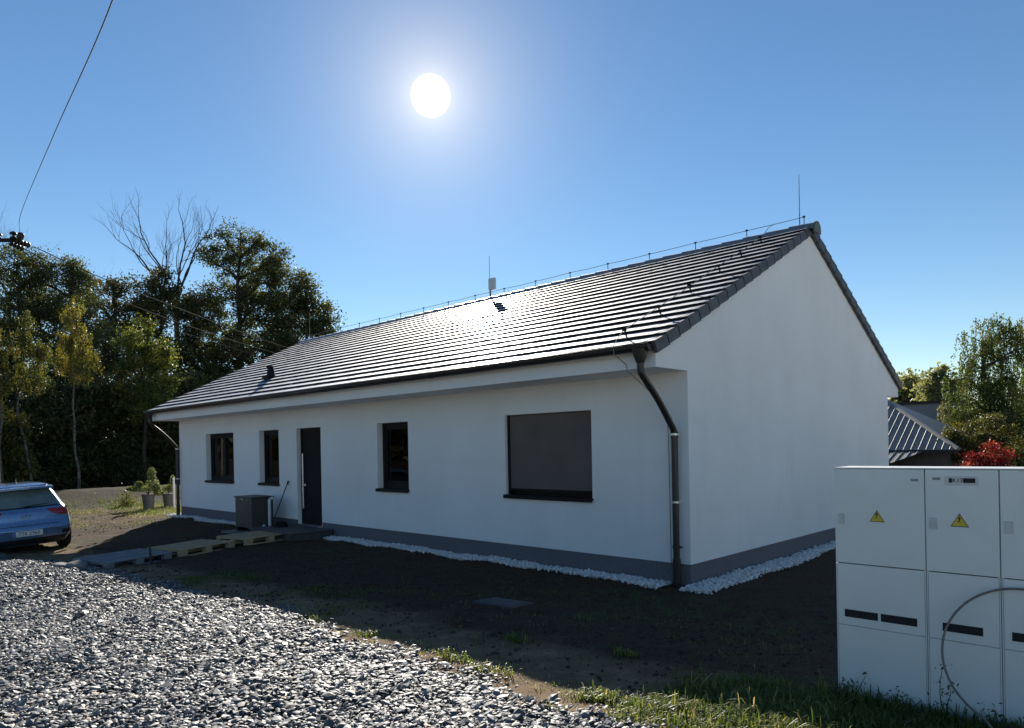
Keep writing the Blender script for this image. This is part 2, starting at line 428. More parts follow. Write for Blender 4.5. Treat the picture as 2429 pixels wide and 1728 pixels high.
# gravel road
EX = np.array([-60, -30, -16, -12.5, -10.2, -8.5, -6.7, -4.5, -3.4, -2.2, -1.06, 0.34, 1.1, 1.67, 2.1, 2.57, 2.92, 4.0, 8])
EY = np.array([-7.5, -6.2, -5.5, -5.17, -4.91, -4.66, -4.56, -4.62, -4.65, -4.72, -4.76, -4.86, -4.93, -4.95, -4.92, -4.90, -5.0, -6.2, -9.0])
def edge(x):
    return np.interp(x, EX, EY) + 0.07*np.sin(2.3*x)+0.05*np.sin(5.9*x+1)
rx = np.concatenate([np.linspace(-60, -16, 45), np.linspace(-15.8, 6, 150)])
cols = 24
rv = []
for x in rx:
    e = float(edge(x)); s = np.linspace(0, 1, cols)
    for q in s:
        y = e - q*9.0
        rv.append((x, y, g1(x, y) + 0.02*min(1, q*6) + 0.004))
rf = []
for i in range(len(rx)-1):
    for j in range(cols-1):
        a = i*cols+j; rf.append((a, a+1, a+cols+1, a+cols))
tag(raw_mesh('gravel_road', rv, rf, M['road'], smooth=True), kind='structure')

# ------------------------------------------------------------------ stones
ICO = None
def ico():
    bm = bmesh.new(); bmesh.ops.create_icosphere(bm, subdivisions=1, radius=1)
    v = np.array([p.co[:] for p in bm.verts]); bm.verts.index_update()
    f = np.array([[q.index for q in p.verts] for p in bm.faces]); bm.free(); return v, f
def stones(name, P, size, flat, mat, tint, tilt=0.35, jag=0.28):
    bv, bf = ico(); n = len(P)
    V = np.repeat(bv[None], n, 0) * (1 + jag*rng.uniform(-1, 1, (n, len(bv), 1)))
    sc = np.stack([rng.uniform(0.75, 1.3, n), rng.uniform(0.55, 1.0, n), flat*rng.uniform(0.6, 1.5, n)], -1)*size[:, None]
    V = V*sc[:, None, :]
    az = rng.uniform(0, 2*np.pi, n); ax = rng.normal(0, tilt, n); ay = rng.normal(0, tilt, n)
    c, s = np.cos(ax), np.sin(ax)
    y = V[..., 1]*c[:, None]-V[..., 2]*s[:, None]; z = V[..., 1]*s[:, None]+V[..., 2]*c[:, None]; V = np.stack([V[..., 0], y, z], -1)
    c, s = np.cos(ay), np.sin(ay)
    x = V[..., 0]*c[:, None]+V[..., 2]*s[:, None]; z = -V[..., 0]*s[:, None]+V[..., 2]*c[:, None]; V = np.stack([x, V[..., 1], z], -1)
    c, s = np.cos(az), np.sin(az)
    x = V[..., 0]*c[:, None]-V[..., 1]*s[:, None]; y = V[..., 0]*s[:, None]+V[..., 1]*c[:, None]; V = np.stack([x, y, V[..., 2]], -1)
    V = V + P[:, None, :]
    Fs = bf[None] + (np.arange(n)*len(bv))[:, None, None]
    return fast_mesh(name, V.reshape(-1, 3), Fs.reshape(-1, 3), mat, tint=np.repeat(tint, len(bf)))

def gravel_points(n, x0, x1, y0, y1):
    x = rng.uniform(x0, x1, n); y = rng.uniform(y0, y1, n)
    e = edge(x) - 0.02 + 0.10*rng.standard_normal(n)
    k = (y < e); return x[k], y[k]
def in_reach(x, y, d0, d1, side):
    dx, dy = x-4.692, y+8.119
    dep = -math.sin(0.77)*dx+math.cos(0.77)*dy; lat = math.cos(0.77)*dx+math.sin(0.77)*dy
    return (dep > d0) & (dep < d1) & (abs(lat) < side*dep+0.6)
def cull(xy, *a):
    k = in_reach(xy[0], xy[1], *a); return xy[0][k], xy[1][k]
xa, ya = cull(gravel_points(210000, -6.5, 4.0, -9.5, -4.4), 2.6, 8.0, 0.95)
xb, yb = cull(gravel_points(170000, -17, 1.0, -11, -4.4), 8.0, 30.0, 0.85)
xc, yc = gravel_points(5000, -30, -17, -12, -5.0)
xd, yd = gravel_points(9000, -8, 6.0, -11, -5.5)
kd = ~in_reach(xd, yd, 2.6, 30, 0.95); xd, yd = xd[kd], yd[kd]
x = np.concatenate([xa, xb, xc, xd]); y = np.concatenate([ya, yb, yc, yd])
sz = np.concatenate([rng.gamma(4, 0.0049, len(xa)).clip(0.007, 0.055), rng.gamma(5, 0.0052, len(xb)).clip(0.010, 0.06), rng.gamma(6, 0.008, len(xc)).clip(0.02, 0.1), rng.gamma(5, 0.007, len(xd)).clip(0.01, 0.06)])
heap = 0.035*np.sin(1.3*x+0.5)*np.sin(1.9*y)+0.02*np.sin(4.1*x-2.2*y)
z = Gn(x, y) + 0.028 + np.maximum(heap, -0.006)*0.5*np.clip((edge(x)-y)/0.5, 0, 1) + rng.uniform(-0.008, 0.022, len(x))
tn = np.clip(rng.beta(1.6, 2.0, len(x))*0.93 + (rng.random(len(x)) > 0.985)*0.6, 0, 1)
tag(stones('gravel', np.stack([x, y, z], -1), sz*0.88, 0.27, M['gravel'], tn, 0.30), 'loose grey crushed slate gravel covering the road', 'gravel', kind='stuff')

# white pebble strip round the house
LH, WH = 16.91, 8.27
def pebbles():
    xs, ys = [], []
    def strip(n, xa, xb, ya, yb):
        x = rng.uniform(xa, xb, n); y = rng.uniform(ya, yb, n); xs.append(x); ys.append(y)
    strip(9000, -8.5, -0.28, -0.40, -0.0)
    strip(4600, -16.95, -12.3, -0.42, -0.0)
    strip(8500, 0.0, 0.42, -0.30, 8.7)
    strip(4200, -17.45, -16.9, -0.3, 8.5)
    x = np.concatenate(xs); y = np.concatenate(ys)
    wav = 0.07*np.sin(1.9*x+y)+0.05*np.sin(4.7*x+2.1*y)
    k = ((y > -0.30+wav+rng.normal(0, 0.02, len(x))) | (x > 0) | (x < -16.95)) & ((x < 0.34+wav+rng.normal(0, 0.02, len(x))) & (x > -17.4+wav))
    x, y = x[k], y[k]
    return np.stack([x, y, Gn(x, y)+0.012+rng.uniform(0, 0.028, len(x))], -1)
PB = pebbles()
tag(stones('pebble_border', PB, rng.gamma(5, 0.0034, len(PB)).clip(0.007, 0.032), 0.75, M['pebble'], rng.beta(2, 1.5, len(PB)), 0.6, 0.2), 'white pebbles laid along the foot of the house', 'pebbles', kind='stuff')
# ------------------------------------------------------------------ house
ZS, ZP, EO, EH = 2.80, 0.288, 0.742, 0.24
ZA = 5.46; RY = WH/2
house = thing('bungalow', 'white rendered bungalow with dark tiled gable roof and grey plinth', 'house')
OPEN = [(-15.02, -13.29, 1.085, 2.37), (-11.86, -10.87, 1.085, 2.37), (-10.035, -8.99, 0.17, 2.37), (-6.885, -5.89, 1.085, 2.37), (-3.335, -1.575, 1.085, 2.37)]
DEPTH = 0.16
def front_wall():
    xs = sorted({-LH, 0.0, *[o[0] for o in OPEN], *[o[1] for o in OPEN]})
    zs = sorted({ZP, ZS, *[o[2] for o in OPEN if o[2] > ZP], *[o[3] for o in OPEN]})
    mb = MB()
    for i in range(len(xs)-1):
        for j in range(len(zs)-1):
            cx, cz = (xs[i]+xs[i+1])/2, (zs[j]+zs[j+1])/2
            if any(a < cx < b and c < cz < d for a, b, c, d in OPEN): continue
            mb.add([(xs[i],0,zs[j]),(xs[i+1],0,zs[j]),(xs[i+1],0,zs[j+1]),(xs[i],0,zs[j+1])], [(0,1,2,3)])
    for a, b, c, d in OPEN:
        mb.add([(a,0,c),(a,DEPTH,c),(a,DEPTH,d),(a,0,d)], [(0,1,2,3)])
        mb.add([(b,0,c),(b,DEPTH,c),(b,DEPTH,d),(b,0,d)], [(3,2,1,0)])
        mb.add([(a,0,d),(b,0,d),(b,DEPTH,d),(a,DEPTH,d)], [(3,2,1,0)])
        if c > ZP: mb.add([(a,0,c),(b,0,c),(b,DEPTH,c),(a,DEPTH,c)], [(0,1,2,3)])
    # gables with the eave returns, rear wall
    for x, flip in ((0.0, False), (-LH, True)):
        prof = [(0,ZP),(WH,ZP),(WH,ZS),(WH+EO,ZS),(WH+EO,ZS+EH),(RY,ZA),(-EO,ZS+EH),(-EO,ZS),(0,ZS)]
        f = tuple(range(len(prof)))
        mb.add([(x, p[0], p[1]) for p in prof], [f if not flip else f[::-1]])
    mb.add([(0,WH,ZP),(-LH,WH,ZP),(-LH,WH,ZS),(0,WH,ZS)], [(0,1,2,3)])
    # plinth-top ledge
    return mb
front_wall().build('wall', M['plaster'], house)
mb = MB()
for y0, s in ((0, -1), (WH, 1)):
    ye = y0 + s*EO
    mb.add([(0,y0,ZS),(-LH,y0,ZS),(-LH,ye,ZS),(0,ye,ZS)], [(0,1,2,3)])
    mb.add([(0,ye,ZS),(-LH,ye,ZS),(-LH,ye,ZS+EH),(0,ye,ZS+EH)], [(0,1,2,3)])
mb.build('eave_box', M['plaster'], house)
# plinth, set back 15 mm
mb = MB(); d0 = 0.015
da, db = OPEN[2][0], OPEN[2][1]
for a, b in ((-LH+d0, da), (db, -d0)):
    mb.add([(a,d0,-0.3),(b,d0,-0.3),(b,d0,ZP),(a,d0,ZP)], [(0,1,2,3)])
    mb.add([(a,0,ZP),(b,0,ZP),(b,d0,ZP),(a,d0,ZP)], [(3,2,1,0)])
mb.add([(da,d0,-0.3),(db,d0,-0.3),(db,d0,0.168),(da,d0,0.168)], [(0,1,2,3)])
mb.add([(-d0,d0,-0.3),(-d0,WH-d0,-0.3),(-d0,WH-d0,ZP),(-d0,d0,ZP)], [(0,1,2,3)])
mb.add([(-LH+d0,d0,-0.3),(-LH+d0,WH-d0,-0.3),(-LH+d0,WH-d0,ZP),(-LH+d0,d0,ZP)], [(3,2,1,0)])
mb.add([(0,WH-d0,-0.3),(-LH,WH-d0,-0.3),(-LH,WH-d0,ZP),(0,WH-d0,ZP)], [(0,1,2,3)])
mb.build('plinth', M['plinth'], house)

# roof
SL = math.atan2(ZA-(ZS+EH), RY+EO); cs, sn = math.cos(SL), math.sin(SL)
XR, XL = 0.055, -LH-0.10
NC = 19
Y0 = -EO-0.10; Z0 = ZS+EH - 0.10*math.tan(SL) + 0.075
LEN = (RY-Y0)/cs - 0.05
EXP = LEN/NC
def roof_pt(side, x, s, h):
    y = Y0 + s*cs - h*sn; z = Z0 + s*sn + h*cs
    if side: y = 2*RY - y
    return (x, y, z)
def roof_side(side):
    mb = MB(); tints = []
    ncol = 57; w = (XR-0.04-(XL+0.04))/ncol
    T = 0.034
    for c in range(NC):
        for k in range(ncol):
            off = 0.5*w if c % 2 else 0.0
            xa = XL+0.04 + k*w + off; xb = xa + w - 0.004
            if xb > XR-0.04: xb = XR-0.04
            j = random.gauss(0, 0.0012); j2 = random.gauss(0, 0.0012)
            s0 = c*EXP + random.gauss(0, 0.001); s1 = s0+EXP+0.03
            lo = T+0.006
            segs = [(xa, xb)]
            if k == 0 and off: segs.append((XL+0.04, xa-0.004))
            for (a, b) in segs:
                if b-a < 0.02: continue
                P = [roof_pt(side,a,s0,0.004),roof_pt(side,b,s0,0.004),roof_pt(side,b,s1,0.0),roof_pt(side,a,s1,0.0),
                     roof_pt(side,a,s0+0.003,lo+j),roof_pt(side,b,s0+0.003,lo+j2),roof_pt(side,b,s1,0.004+j2),roof_pt(side,a,s1,0.004+j)]
                fs = [(0,1,5,4),(4,5,6,7),(1,2,6,5),(3,0,4,7)]
                if side: fs = [f[::-1] for f in fs]
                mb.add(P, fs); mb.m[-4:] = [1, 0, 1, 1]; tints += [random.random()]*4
    name = 'roof_tiles'
    o = mb.build(name, [M['tile'], M['tile_edge']], house)
    a = o.data.attributes.new('tint', 'FLOAT', 'FACE'); a.data.foreach_set('value', np.array(tints, dtype=np.float32))
    return o
roof_side(0); roof_side(1)
mb = MB()
for side in (0, 1):
    P = [roof_pt(side,XL+.03,0.02,-0.005),roof_pt(side,XR-.03,0.02,-0.005),roof_pt(side,XR-.03,LEN+0.04,-0.005),roof_pt(side,XL+.03,LEN+0.04,-0.005)]
    mb.add(P, [(0,1,2,3)])
    P = [roof_pt(side,XL+.03,0.02,-0.075),roof_pt(side,XR-.03,0.02,-0.075),roof_pt(side,XR-.03,0.02,-0.005),roof_pt(side,XL+.03,0.02,-0.005)]
    mb.add(P, [(0,1,2,3)])
mb.build('roof_underlay', M['under'], house)
def verge(side, xa, xb):
    mb = MB()
    for c in range(NC):
        s0 = c*EXP-0.006; s1 = s0+EXP+0.02
        def blk(a, b, h0, h1, h2, h3):
            P = [roof_pt(side,a,s0,h0),roof_pt(side,b,s0,h0),roof_pt(side,b,s1,h1),roof_pt(side,a,s1,h1),
                 roof_pt(side,a,s0,h2),roof_pt(side,b,s0,h2),roof_pt(side,b,s1,h3),roof_pt(side,a,s1,h3)]
            mb.add(P, [(0,3,2,1),(4,5,6,7),(0,1,5,4),(1,2,6,5),(2,3,7,6),(3,0,4,7)])
        blk(xa, xb, -0.115, -0.13, 0.044, 0.014)
    o = mb.build('verge_tiles', M['verge'], house)
    return o
for side in (0, 1):
    verge(side, XR-0.038, XR+0.012)
    verge(side, XL-0.012, XL+0.038)
# ridge caps
mb = MB(); zr = roof_pt(0, 0, LEN, 0)[2] - 0.015; npc = 41; pw = (XR+0.05-(XL-0.05))/npc
for i in range(npc):
    a = XL-0.05+i*pw; b = a+pw+0.04
    ring = []
    for (xx, rr) in ((a, 0.150), (b, 0.128)):
        for k in range(11):
            t = math.pi*k/10
            ring.append((xx, RY-math.cos(t)*rr, zr-0.035+math.sin(t)*rr*0.95 + random.gauss(0, 0.0006)))
    fs = [(k, k+1, 12+k, 11+k) for k in range(10)] + [tuple(range(10, -1, -1)), tuple(range(11, 22))]
    mb.add(ring, fs)
auto_smooth(mb.build('ridge_cap', M['tile'], house))
mb = MB()
for xx, s in ((XR+0.092, 1), (XL-0.054, -1)):
    P = [(xx, RY-math.cos(math.pi*k/14)*0.142, zr-0.04+math.sin(math.pi*k/14)*0.142) for k in range(15)] + [(xx, RY+0.142, zr-0.10), (xx, RY-0.142, zr-0.10)]
    Q = [(p[0]-s*0.03, p[1], p[2]) for p in P]; n_ = len(P)
    mb = MB(); mb.add(P+Q, [tuple(range(n_)), tuple(range(2*n_-1, n_-1, -1))]+[(k, (k+1) % n_, n_+(k+1) % n_, n_+k) for k in range(n_)]); mb.build('ridge_end_disc', M['verge_green'], house)
# gutters (front, rear)
def gutter(side):
    ye = Y0-0.045; ze = Z0-0.005
    prof = []
    for k in range(13):
        t = math.pi + math.pi*k/12
        prof.append((ye+0.072*math.cos(t), ze+0.078*math.sin(t)))
    prof_in = [(ye+(p[0]-ye)*0.93, ze+(p[1]-ze)*0.93) for p in prof]
    loop = prof + prof_in[::-1]; n_ = len(loop)
    if side: loop = [(2*RY-p[0], p[1]) for p in loop]
    mb = MB()
    V = [(XL+0.02, p[0], p[1]) for p in loop] + [(XR-0.03, p[0], p[1]) for p in loop]
    mb.add(V, [(k, (k+1) % n_, n_+(k+1) % n_, n_+k) for k in range(n_)] + [tuple(range(n_)), tuple(range(2*n_-1, n_-1, -1))])
    for xx in (XL+0.02, XR-0.035):                                      # end caps
        V = [(xx, p[0] if not side else 2*RY-p[0], p[1]) for p in prof]
        W = [(q[0]+0.004, q[1], q[2]) for q in V]; m_ = len(V)
        mb.add(V+W, [tuple(range(m_)), tuple(range(2*m_-1, m_-1, -1))]+[(k, k+1, m_+k+1, m_+k) for k in range(m_-1)])
    y_ = ye-0.072 if not side else 2*RY-ye+0.072
    mb.tube([(XL+0.02, y_, ze+0.004), (XR-0.03, y_, ze+0.004)], 0.010, 8)
    return auto_smooth(mb.build('gutter', M['gutter'], house), 50)
gutter(0); gutter(1)
mb = MB()                                                                # joint sleeves
for xx in (-4.1, -8.1, -12.1):
    ye = Y0-0.045; ze = Z0-0.005
    P = []
    for xq in (xx-0.03, xx+0.03):
        P += [(xq, ye+0.078*math.cos(math.pi+math.pi*k/12), ze+0.084*math.sin(math.pi+math.pi*k/12)) for k in range(13)]
    mb = MB(); mb.add(P, [(k, k+1, 14+k, 13+k) for k in range(12)]); mb.build('gutter_joint', M['gutter'], house)
# downpipes
ye = Y0-0.045
def downpipe(xt, xb, name='downpipe'):
    mb = MB()
    mb.tube([(xt, ye, Z0-0.05), (xt, ye, Z0-0.13), (xt, ye, Z0-0.22)], [0.105, 0.085, 0.048], 16)
    path = spline([(xt, ye, Z0-0.2), (xt, ye+0.005, Z0-0.30), (xt, ye+0.06, Z0-0.38), (xt*0.5+xb*0.5, (ye-0.09)/2, ZS-0.38), (xb, -0.16, ZS-0.70), (xb, -0.095, ZS-0.80), (xb, -0.09, ZS-0.95), (xb, -0.09, 1.0), (xb, -0.09, 0.02)], 6)
    mb.tube(path, 0.043, 14)
    mb.tube([(xb, -0.09, 2.02), (xb, -0.09, 1.93)], 0.049, 14)
    mb.tube([(xb, -0.09, 0.36), (xb, -0.09, 0.0)], 0.052, 14)
    o = auto_smooth(mb.build(name, M['gutter'], house), 50)
    for zz in (1.98, 1.10, 0.52):
        b = MB()
        b.tube([(xb, -0.09, zz-0.013), (xb, -0.09, zz+0.013)], 0.051, 14)
        b.box(xb+0.045, xb+0.085, -0.098, -0.082, zz-0.01, zz+0.01)
        b.box(xb-0.008, xb+0.008, -0.05, 0.0, zz-0.008, zz+0.008)
        b.build('pipe_bracket', M['zinc'] if zz > 0.8 else M['gutter'], o)
    return o
downpipe(-0.125, -0.155)
downpipe(-LH+0.20, -LH+0.06)
# windows
def window(idx):
    a, b, c, d = OPEN[idx]; y = DEPTH; fw = 0.075
    fr = MB()
    fr.box(a, a+fw, y-0.03, y+0.05, c, d); fr.box(b-fw, b, y-0.03, y+0.05, c, d)
    fr.box(a+fw, b-fw, y-0.03, y+0.05, d-fw, d); fr.box(a+fw, b-fw, y-0.03, y+0.05, c, c+fw+0.02)
    leaves = [(a+fw, b-fw)]
    if idx == 0:
        m_ = (a+b)/2
        fr.box(m_-0.035, m_+0.035, y-0.025, y+0.045, c+fw+0.02, d-fw); leaves = [(a+fw, m_-0.035), (m_+0.035, b-fw)]
    w = fr.build('window', M['frame'], house)
    for la, lb in leaves:
        s = MB(); q = 0.055; z0, z1 = c+fw+0.02, d-fw
        s.box(la, la+q, y-0.012, y+0.035, z0, z1); s.box(lb-q, lb, y-0.012, y+0.035, z0, z1)
        s.box(la+q, lb-q, y-0.012, y+0.035, z1-q, z1); s.box(la+q, lb-q, y-0.012, y+0.035, z0, z0+q)
        s.build('sash', M['frame'], w)
        g = MB(); g.box(la+q, lb-q, y+0.008, y+0.016, z0+q, z1-q); g.build('pane', M['glass'], w)
    si = MB()
    si.bev(a-0.02, b+0.015, -0.045, y-0.03, c-0.028, c+0.006, 0.004)
    si.bev(a-0.02, b+0.015, -0.048, -0.034, c-0.055, c-0.005, 0.003)
    si.build('sill', M['frame'], w)
    return w
def room(a, b, c, d):
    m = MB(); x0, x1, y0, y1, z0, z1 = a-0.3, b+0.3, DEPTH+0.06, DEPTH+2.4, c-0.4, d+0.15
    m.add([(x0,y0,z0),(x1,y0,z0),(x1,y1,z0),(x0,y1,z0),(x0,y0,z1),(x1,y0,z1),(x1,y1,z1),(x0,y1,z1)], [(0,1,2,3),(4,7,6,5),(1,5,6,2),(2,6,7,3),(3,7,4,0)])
    return m
def curtain(a, b, z0, z1, y, mat, w, amp=0.03):
    n_ = 40; P = []
    for k in range(n_+1):
        x = a+(b-a)*k/n_; yy = y+amp*math.sin(k*1.25)+0.4*amp*math.sin(k*2.9)
        P += [(x, yy, z0), (x, yy, z1)]
    return raw_mesh('curtain', P, [(2*k, 2*k+2, 2*k+3, 2*k+1) for k in range(n_)], mat, w, True)
for idx in (0, 1, 3):
    w = window(idx)
    a, b, c, d = OPEN[idx]
    room(a, b, c, d).build('interior', M['room'], w)
    if idx == 0:
        curtain(a+0.06, a+0.95, c+0.05, d, DEPTH+0.2, M['curtain'], w)
        curtain(b-0.38, b-0.05, c+0.05, d, DEPTH+0.2, M['curtain'], w)
        fl = MB()
        for k in range(26):
            px, pz = b-0.25+random.gauss(0, 0.10), c+0.28+abs(random.gauss(0, 0.22))
            py = DEPTH+0.14+random.random()*0.05
            r_ = random.uniform(0.015, 0.04)
            fl.add([(px-r_,py,pz),(px,py-0.01,pz-r_),(px+r_,py,pz),(px,py-0.01,pz+r_)], [(0,1,2,3)], k % 2)
        tag(fl.build('window_flowers', [M['label_white'], L['green']], w), kind='stuff')
    elif idx == 1:
        curtain(a+0.08, b-0.1, c+0.12, d, DEPTH+0.2, M['blind'], w, 0.012)
    else:
        curtain(a+0.06, a+0.36, c+0.05, d, DEPTH+0.2, M['blind'], w, 0.025)
# screened window
a, b, c, d = OPEN[4]
w = window(4); tag(w, 'large window closed by a taupe outdoor screen')
s = MB(); s.box(a+0.035, b-0.035, 0.075, 0.083, c+0.10, d-0.005); s.build('screen_blind', M['screen'], w)
for ga in (a, b-0.045):
    s = MB(); s.box(ga, ga+0.045, 0.055, 0.125, c+0.01, d); s.build('guide_rail', M['black'], w)
s = MB(); s.bev(a+0.04, b-0.04, 0.060, 0.098, c+0.065, c+0.105, 0.006); s.build('bottom_bar', M['black'], w)
# door
a, b, c, d = OPEN[2]
dm = MB(); dm.box(a+0.07, b-0.05, DEPTH-0.045, DEPTH+0.02, c+0.03, d-0.06)
door = dm.build('door', M['door'], house)
f = MB(); f.box(a, a+0.07, DEPTH-0.06, DEPTH+0.04, c, d); f.box(b-0.05, b, DEPTH-0.06, DEPTH+0.04, c, d); f.box(a+0.07, b-0.05, DEPTH-0.06, DEPTH+0.04, d-0.06, d)
f.build('door_frame', M['frame'], door)
f = MB(); f.tube([(a+0.17, DEPTH-0.11, 0.55), (a+0.17, DEPTH-0.11, 1.79)], 0.019, 12)
for zz in (0.75, 1.6): f.tube([(a+0.17, DEPTH-0.11, zz), (a+0.17, DEPTH-0.04, zz)], 0.012, 8)
f.build('door_handle', M['steel'], door)
f = MB(); f.box(a, b, 0.0, DEPTH+0.02, c-0.02, c+0.026); f.build('threshold', M['zinc'], door)
f = MB(); f.tube([(a+0.17, DEPTH-0.058, 1.08), (a+0.17, DEPTH-0.044, 1.08)], 0.028, 14); f.build('lock', M['steel'], door)
# roof vent
def rp(x, s, h): return roof_pt(0, x, s, h)
sv = (0.45-Y0)/cs; xv = -12.05
v = MB()
base = rp(xv, sv, 0.03)
v.box(xv-0.16, xv+0.16, base[1]-0.16, base[1]+0.16, base[2]-0.06, base[2]+0.035)
v.tube([(xv, base[1], base[2]-0.02), (xv, base[1], base[2]+0.17), (xv, base[1]-0.01, base[2]+0.25)], [0.105, 0.085, 0.07], 16)
v.tube([(xv, base[1]-0.01, base[2]+0.25), (xv, base[1]-0.01, base[2]+0.275)], 0.10, 16)
auto_smooth(v.build('roof_vent', M['black'], house))
# lightning conductor: ridge wire on posts, roof wire, rods
lc = MB(); ztop = zr+0.11
px = np.linspace(XL+0.3, XR-0.14, 17)
path = []
for i, x_ in enumerate(px):
    path.append((x_, RY, ztop+0.115+random.gauss(0, 0.004)))
    if i < len(px)-1:
        path.append(((x_+px[i+1])/2, RY, ztop+0.105+random.gauss(0, 0.004)))
lc.tube(path, 0.0055, 6)
lcw = lc.build('lightning_wire', M['wire'], house)
for x_ in px:
    p = MB(); p.tube([(x_, RY, ztop-0.03), (x_, RY, ztop+0.12)], 0.0085, 6); p.box(x_-0.02, x_+0.02, RY-0.015, RY+0.015, ztop+0.105, ztop+0.13)
    p.build('wire_post', M['black'], lcw)
ys = [(-0.56, 0), (0.25, 0), (1.08, 0), (1.97, 0), (2.71, 0), (3.45, 0)]
path = [(-0.62, RY, ztop+0.11), (-0.58, RY-0.3, ztop-0.02)]
for yy, _ in ys[::-1]:
    s_ = (yy-Y0)/cs; path.append(rp(-0.53+random.gauss(0, 0.02), s_, 0.135))
path += [rp(-0.50, 0.06, 0.10), (-0.47, Y0-0.11, Z0+0.03), (-0.46, Y0-0.12, Z0-0.08), (-0.42, -EO-0.02, Z0-0.20), (-0.42, -EO+0.01, ZS-0.02)]
lw = MB(); lw.tube(path, 0.0055, 6)
path = [(-0.42, -EO+0.03, ZS-0.02), (-0.36, -0.35, ZS-0.25), (-0.28, -0.05, ZS-0.62), (-0.27, -0.045, 1.9), (-0.265, -0.045, 1.1), (-0.26, -0.045, 0.05)]
lw.tube(path, 0.0055, 6)
lw2 = lw.build('lightning_wire', M['wire'], house)
for yy, _ in ys:
    s_ = (yy-Y0)/cs; p = MB(); q = rp(-0.53, s_, 0.03); r_ = rp(-0.53, s_, 0.15)
    p.tube([q, r_], 0.012, 8); p.box(q[0]-0.025, q[0]+0.025, r_[1]-0.018, r_[1]+0.018, r_[2]-0.025, r_[2]+0.010)
    p.build('wire_clip', M['black'], lw2)
for x_, h_ in ((-0.16, 0.86), (-7.86, 1.02), (-16.53, 0.85)):
    p = MB(); p.tube([(x_, RY, ztop-0.04), (x_, RY, ztop+0.25), (x_+0.004, RY, ztop+h_)], [0.011, 0.008, 0.0055], 8)
    p.build('lightning_rod', M['wire'], house)
p = MB(); p.tube([(-7.84, RY, ztop-0.10), (-7.84, RY, ztop+0.42)], 0.024, 10)
ant = p.build('antenna_mast', M['wire'], house)
p = MB(); p.bev(-7.86, -7.66, RY-0.05, RY+0.03, ztop+0.16, ztop+0.44, 0.012); p.build('antenna_box', M['cab_lid'], ant)

# ------------------------------------------------------------------ around the house
st = MB(); st.bev(-10.35, -8.55, -0.98, -0.02, -0.15, 0.155, 0.012); st.bev(-10.40, -8.50, -1.03, -0.02, 0.155, 0.172, 0.006)
tag(st.build('door_step', M['concrete']), 'dark tiled step in front of the entrance door', 'step')
# heat pump
hp = thing('heat_pump', 'dark grey outdoor heat pump unit standing by the white wall', 'heat pump', (-10.95, -0.60, 0.0))
b_ = MB(); b_.bev(-0.42, 0.42, -0.24, 0.26, 0.12, 0.80, 0.012); b_.build('casing', M['pump_side'], hp)
b_ = MB(); b_.bev(-0.445, 0.445, -0.275, 0.28, 0.80, 0.835, 0.01); b_.build('lid', M['pump'], hp)
b_ = MB(); b_.bev(-0.405, 0.405, -0.258, -0.238, 0.135, 0.795, 0.006); fp = b_.build('front_panel', M['pump'], hp)
b_ = MB()
for k in range(16): b_.box(-0.375, 0.30, -0.268, -0.258, 0.17+k*0.037, 0.17+k*0.037+0.016)
b_.build('grille', M['pump_dark'], fp)
b_ = MB(); b_.box(-0.10, -0.02, -0.263, -0.2575, 0.765, 0.782); b_.build('badge', M['label_white'], fp)
for sx in (-0.33, 0.33):
    b_ = MB(); b_.box(sx-0.05, sx+0.05, -0.26, 0.27, -0.02, 0.12); b_.build('foot', M['black'], hp)
dp = thing('drain_pipe', 'white plastic pipe running down beside the heat pump', 'pipe', (-10.42, -0.50, 0.0))
b_ = MB(); b_.tube(spline([(0, 0.10, 0.80), (0.0, 0.02, 0.76), (0.02, 0.0, 0.68), (0.02, 0.0, 0.40), (0.02, 0, -0.03)], 4), 0.034, 12); auto_smooth(b_.build('pipe', M['white_pipe'], dp))
b_ = MB(); b_.tube(spline([(-0.06, -0.1, 0.17), (0.0, -0.13, 0.17), (0.06, -0.16, 0.14), (0.07, -0.17, 0.02), (0.07, -0.17, -0.05)], 4), 0.036, 12); auto_smooth(b_.build('elbow', M['white_pipe'], dp))
b_ = MB(); b_.bev(-0.62, 0.62, -0.36, 0.36, -0.03, 0.035, 0.01)
tag(b_.build('base_slab', M['slab'], loc=(-10.95, -0.75, 0.0)), 'thin concrete slab lying under the heat pump', 'slab')
# broom leaning on the wall
br = thing('broom', 'dark thin handled broom leaning on the wall beside the door', 'broom', (-10.62, -0.36, 0.0))
b_ = MB(); b_.tube([(0, 0, 0.10), (0.22, 0.32, 1.13)], 0.013, 8); b_.build('handle', M['stick'], br)
b_ = MB(); b_.tube([(0.215, 0.315, 1.08), (0.228, 0.33, 1.17)], 0.02, 8); b_.build('grip', M['black'], br)
b_ = MB(); b_.bev(-0.14, 0.14, -0.03, 0.03, 0.06, 0.10, 0.006)
for k in range(60): 
    xx = random.uniform(-0.135, 0.135); yy = random.uniform(-0.025, 0.025)
    b_.tube([(xx, yy, 0.07), (xx*1.08, yy*1.3, -0.01)], 0.004, 4)
b_.build('brush', M['black'], br)
b_ = MB()
for k in range(3):
    b_.tube([(0.17*math.cos(t)*(1-0.12*k), 0.13*math.sin(t)*(1-0.1*k), 0.02+0.035*k) for t in np.linspace(0, 2*math.pi, 25)], 0.022, 8)
tag(b_.build('hose_coil', M['black'], loc=(-9.98, -0.45, 0.172)), 'small coil of black hose on the step by the door', 'hose')

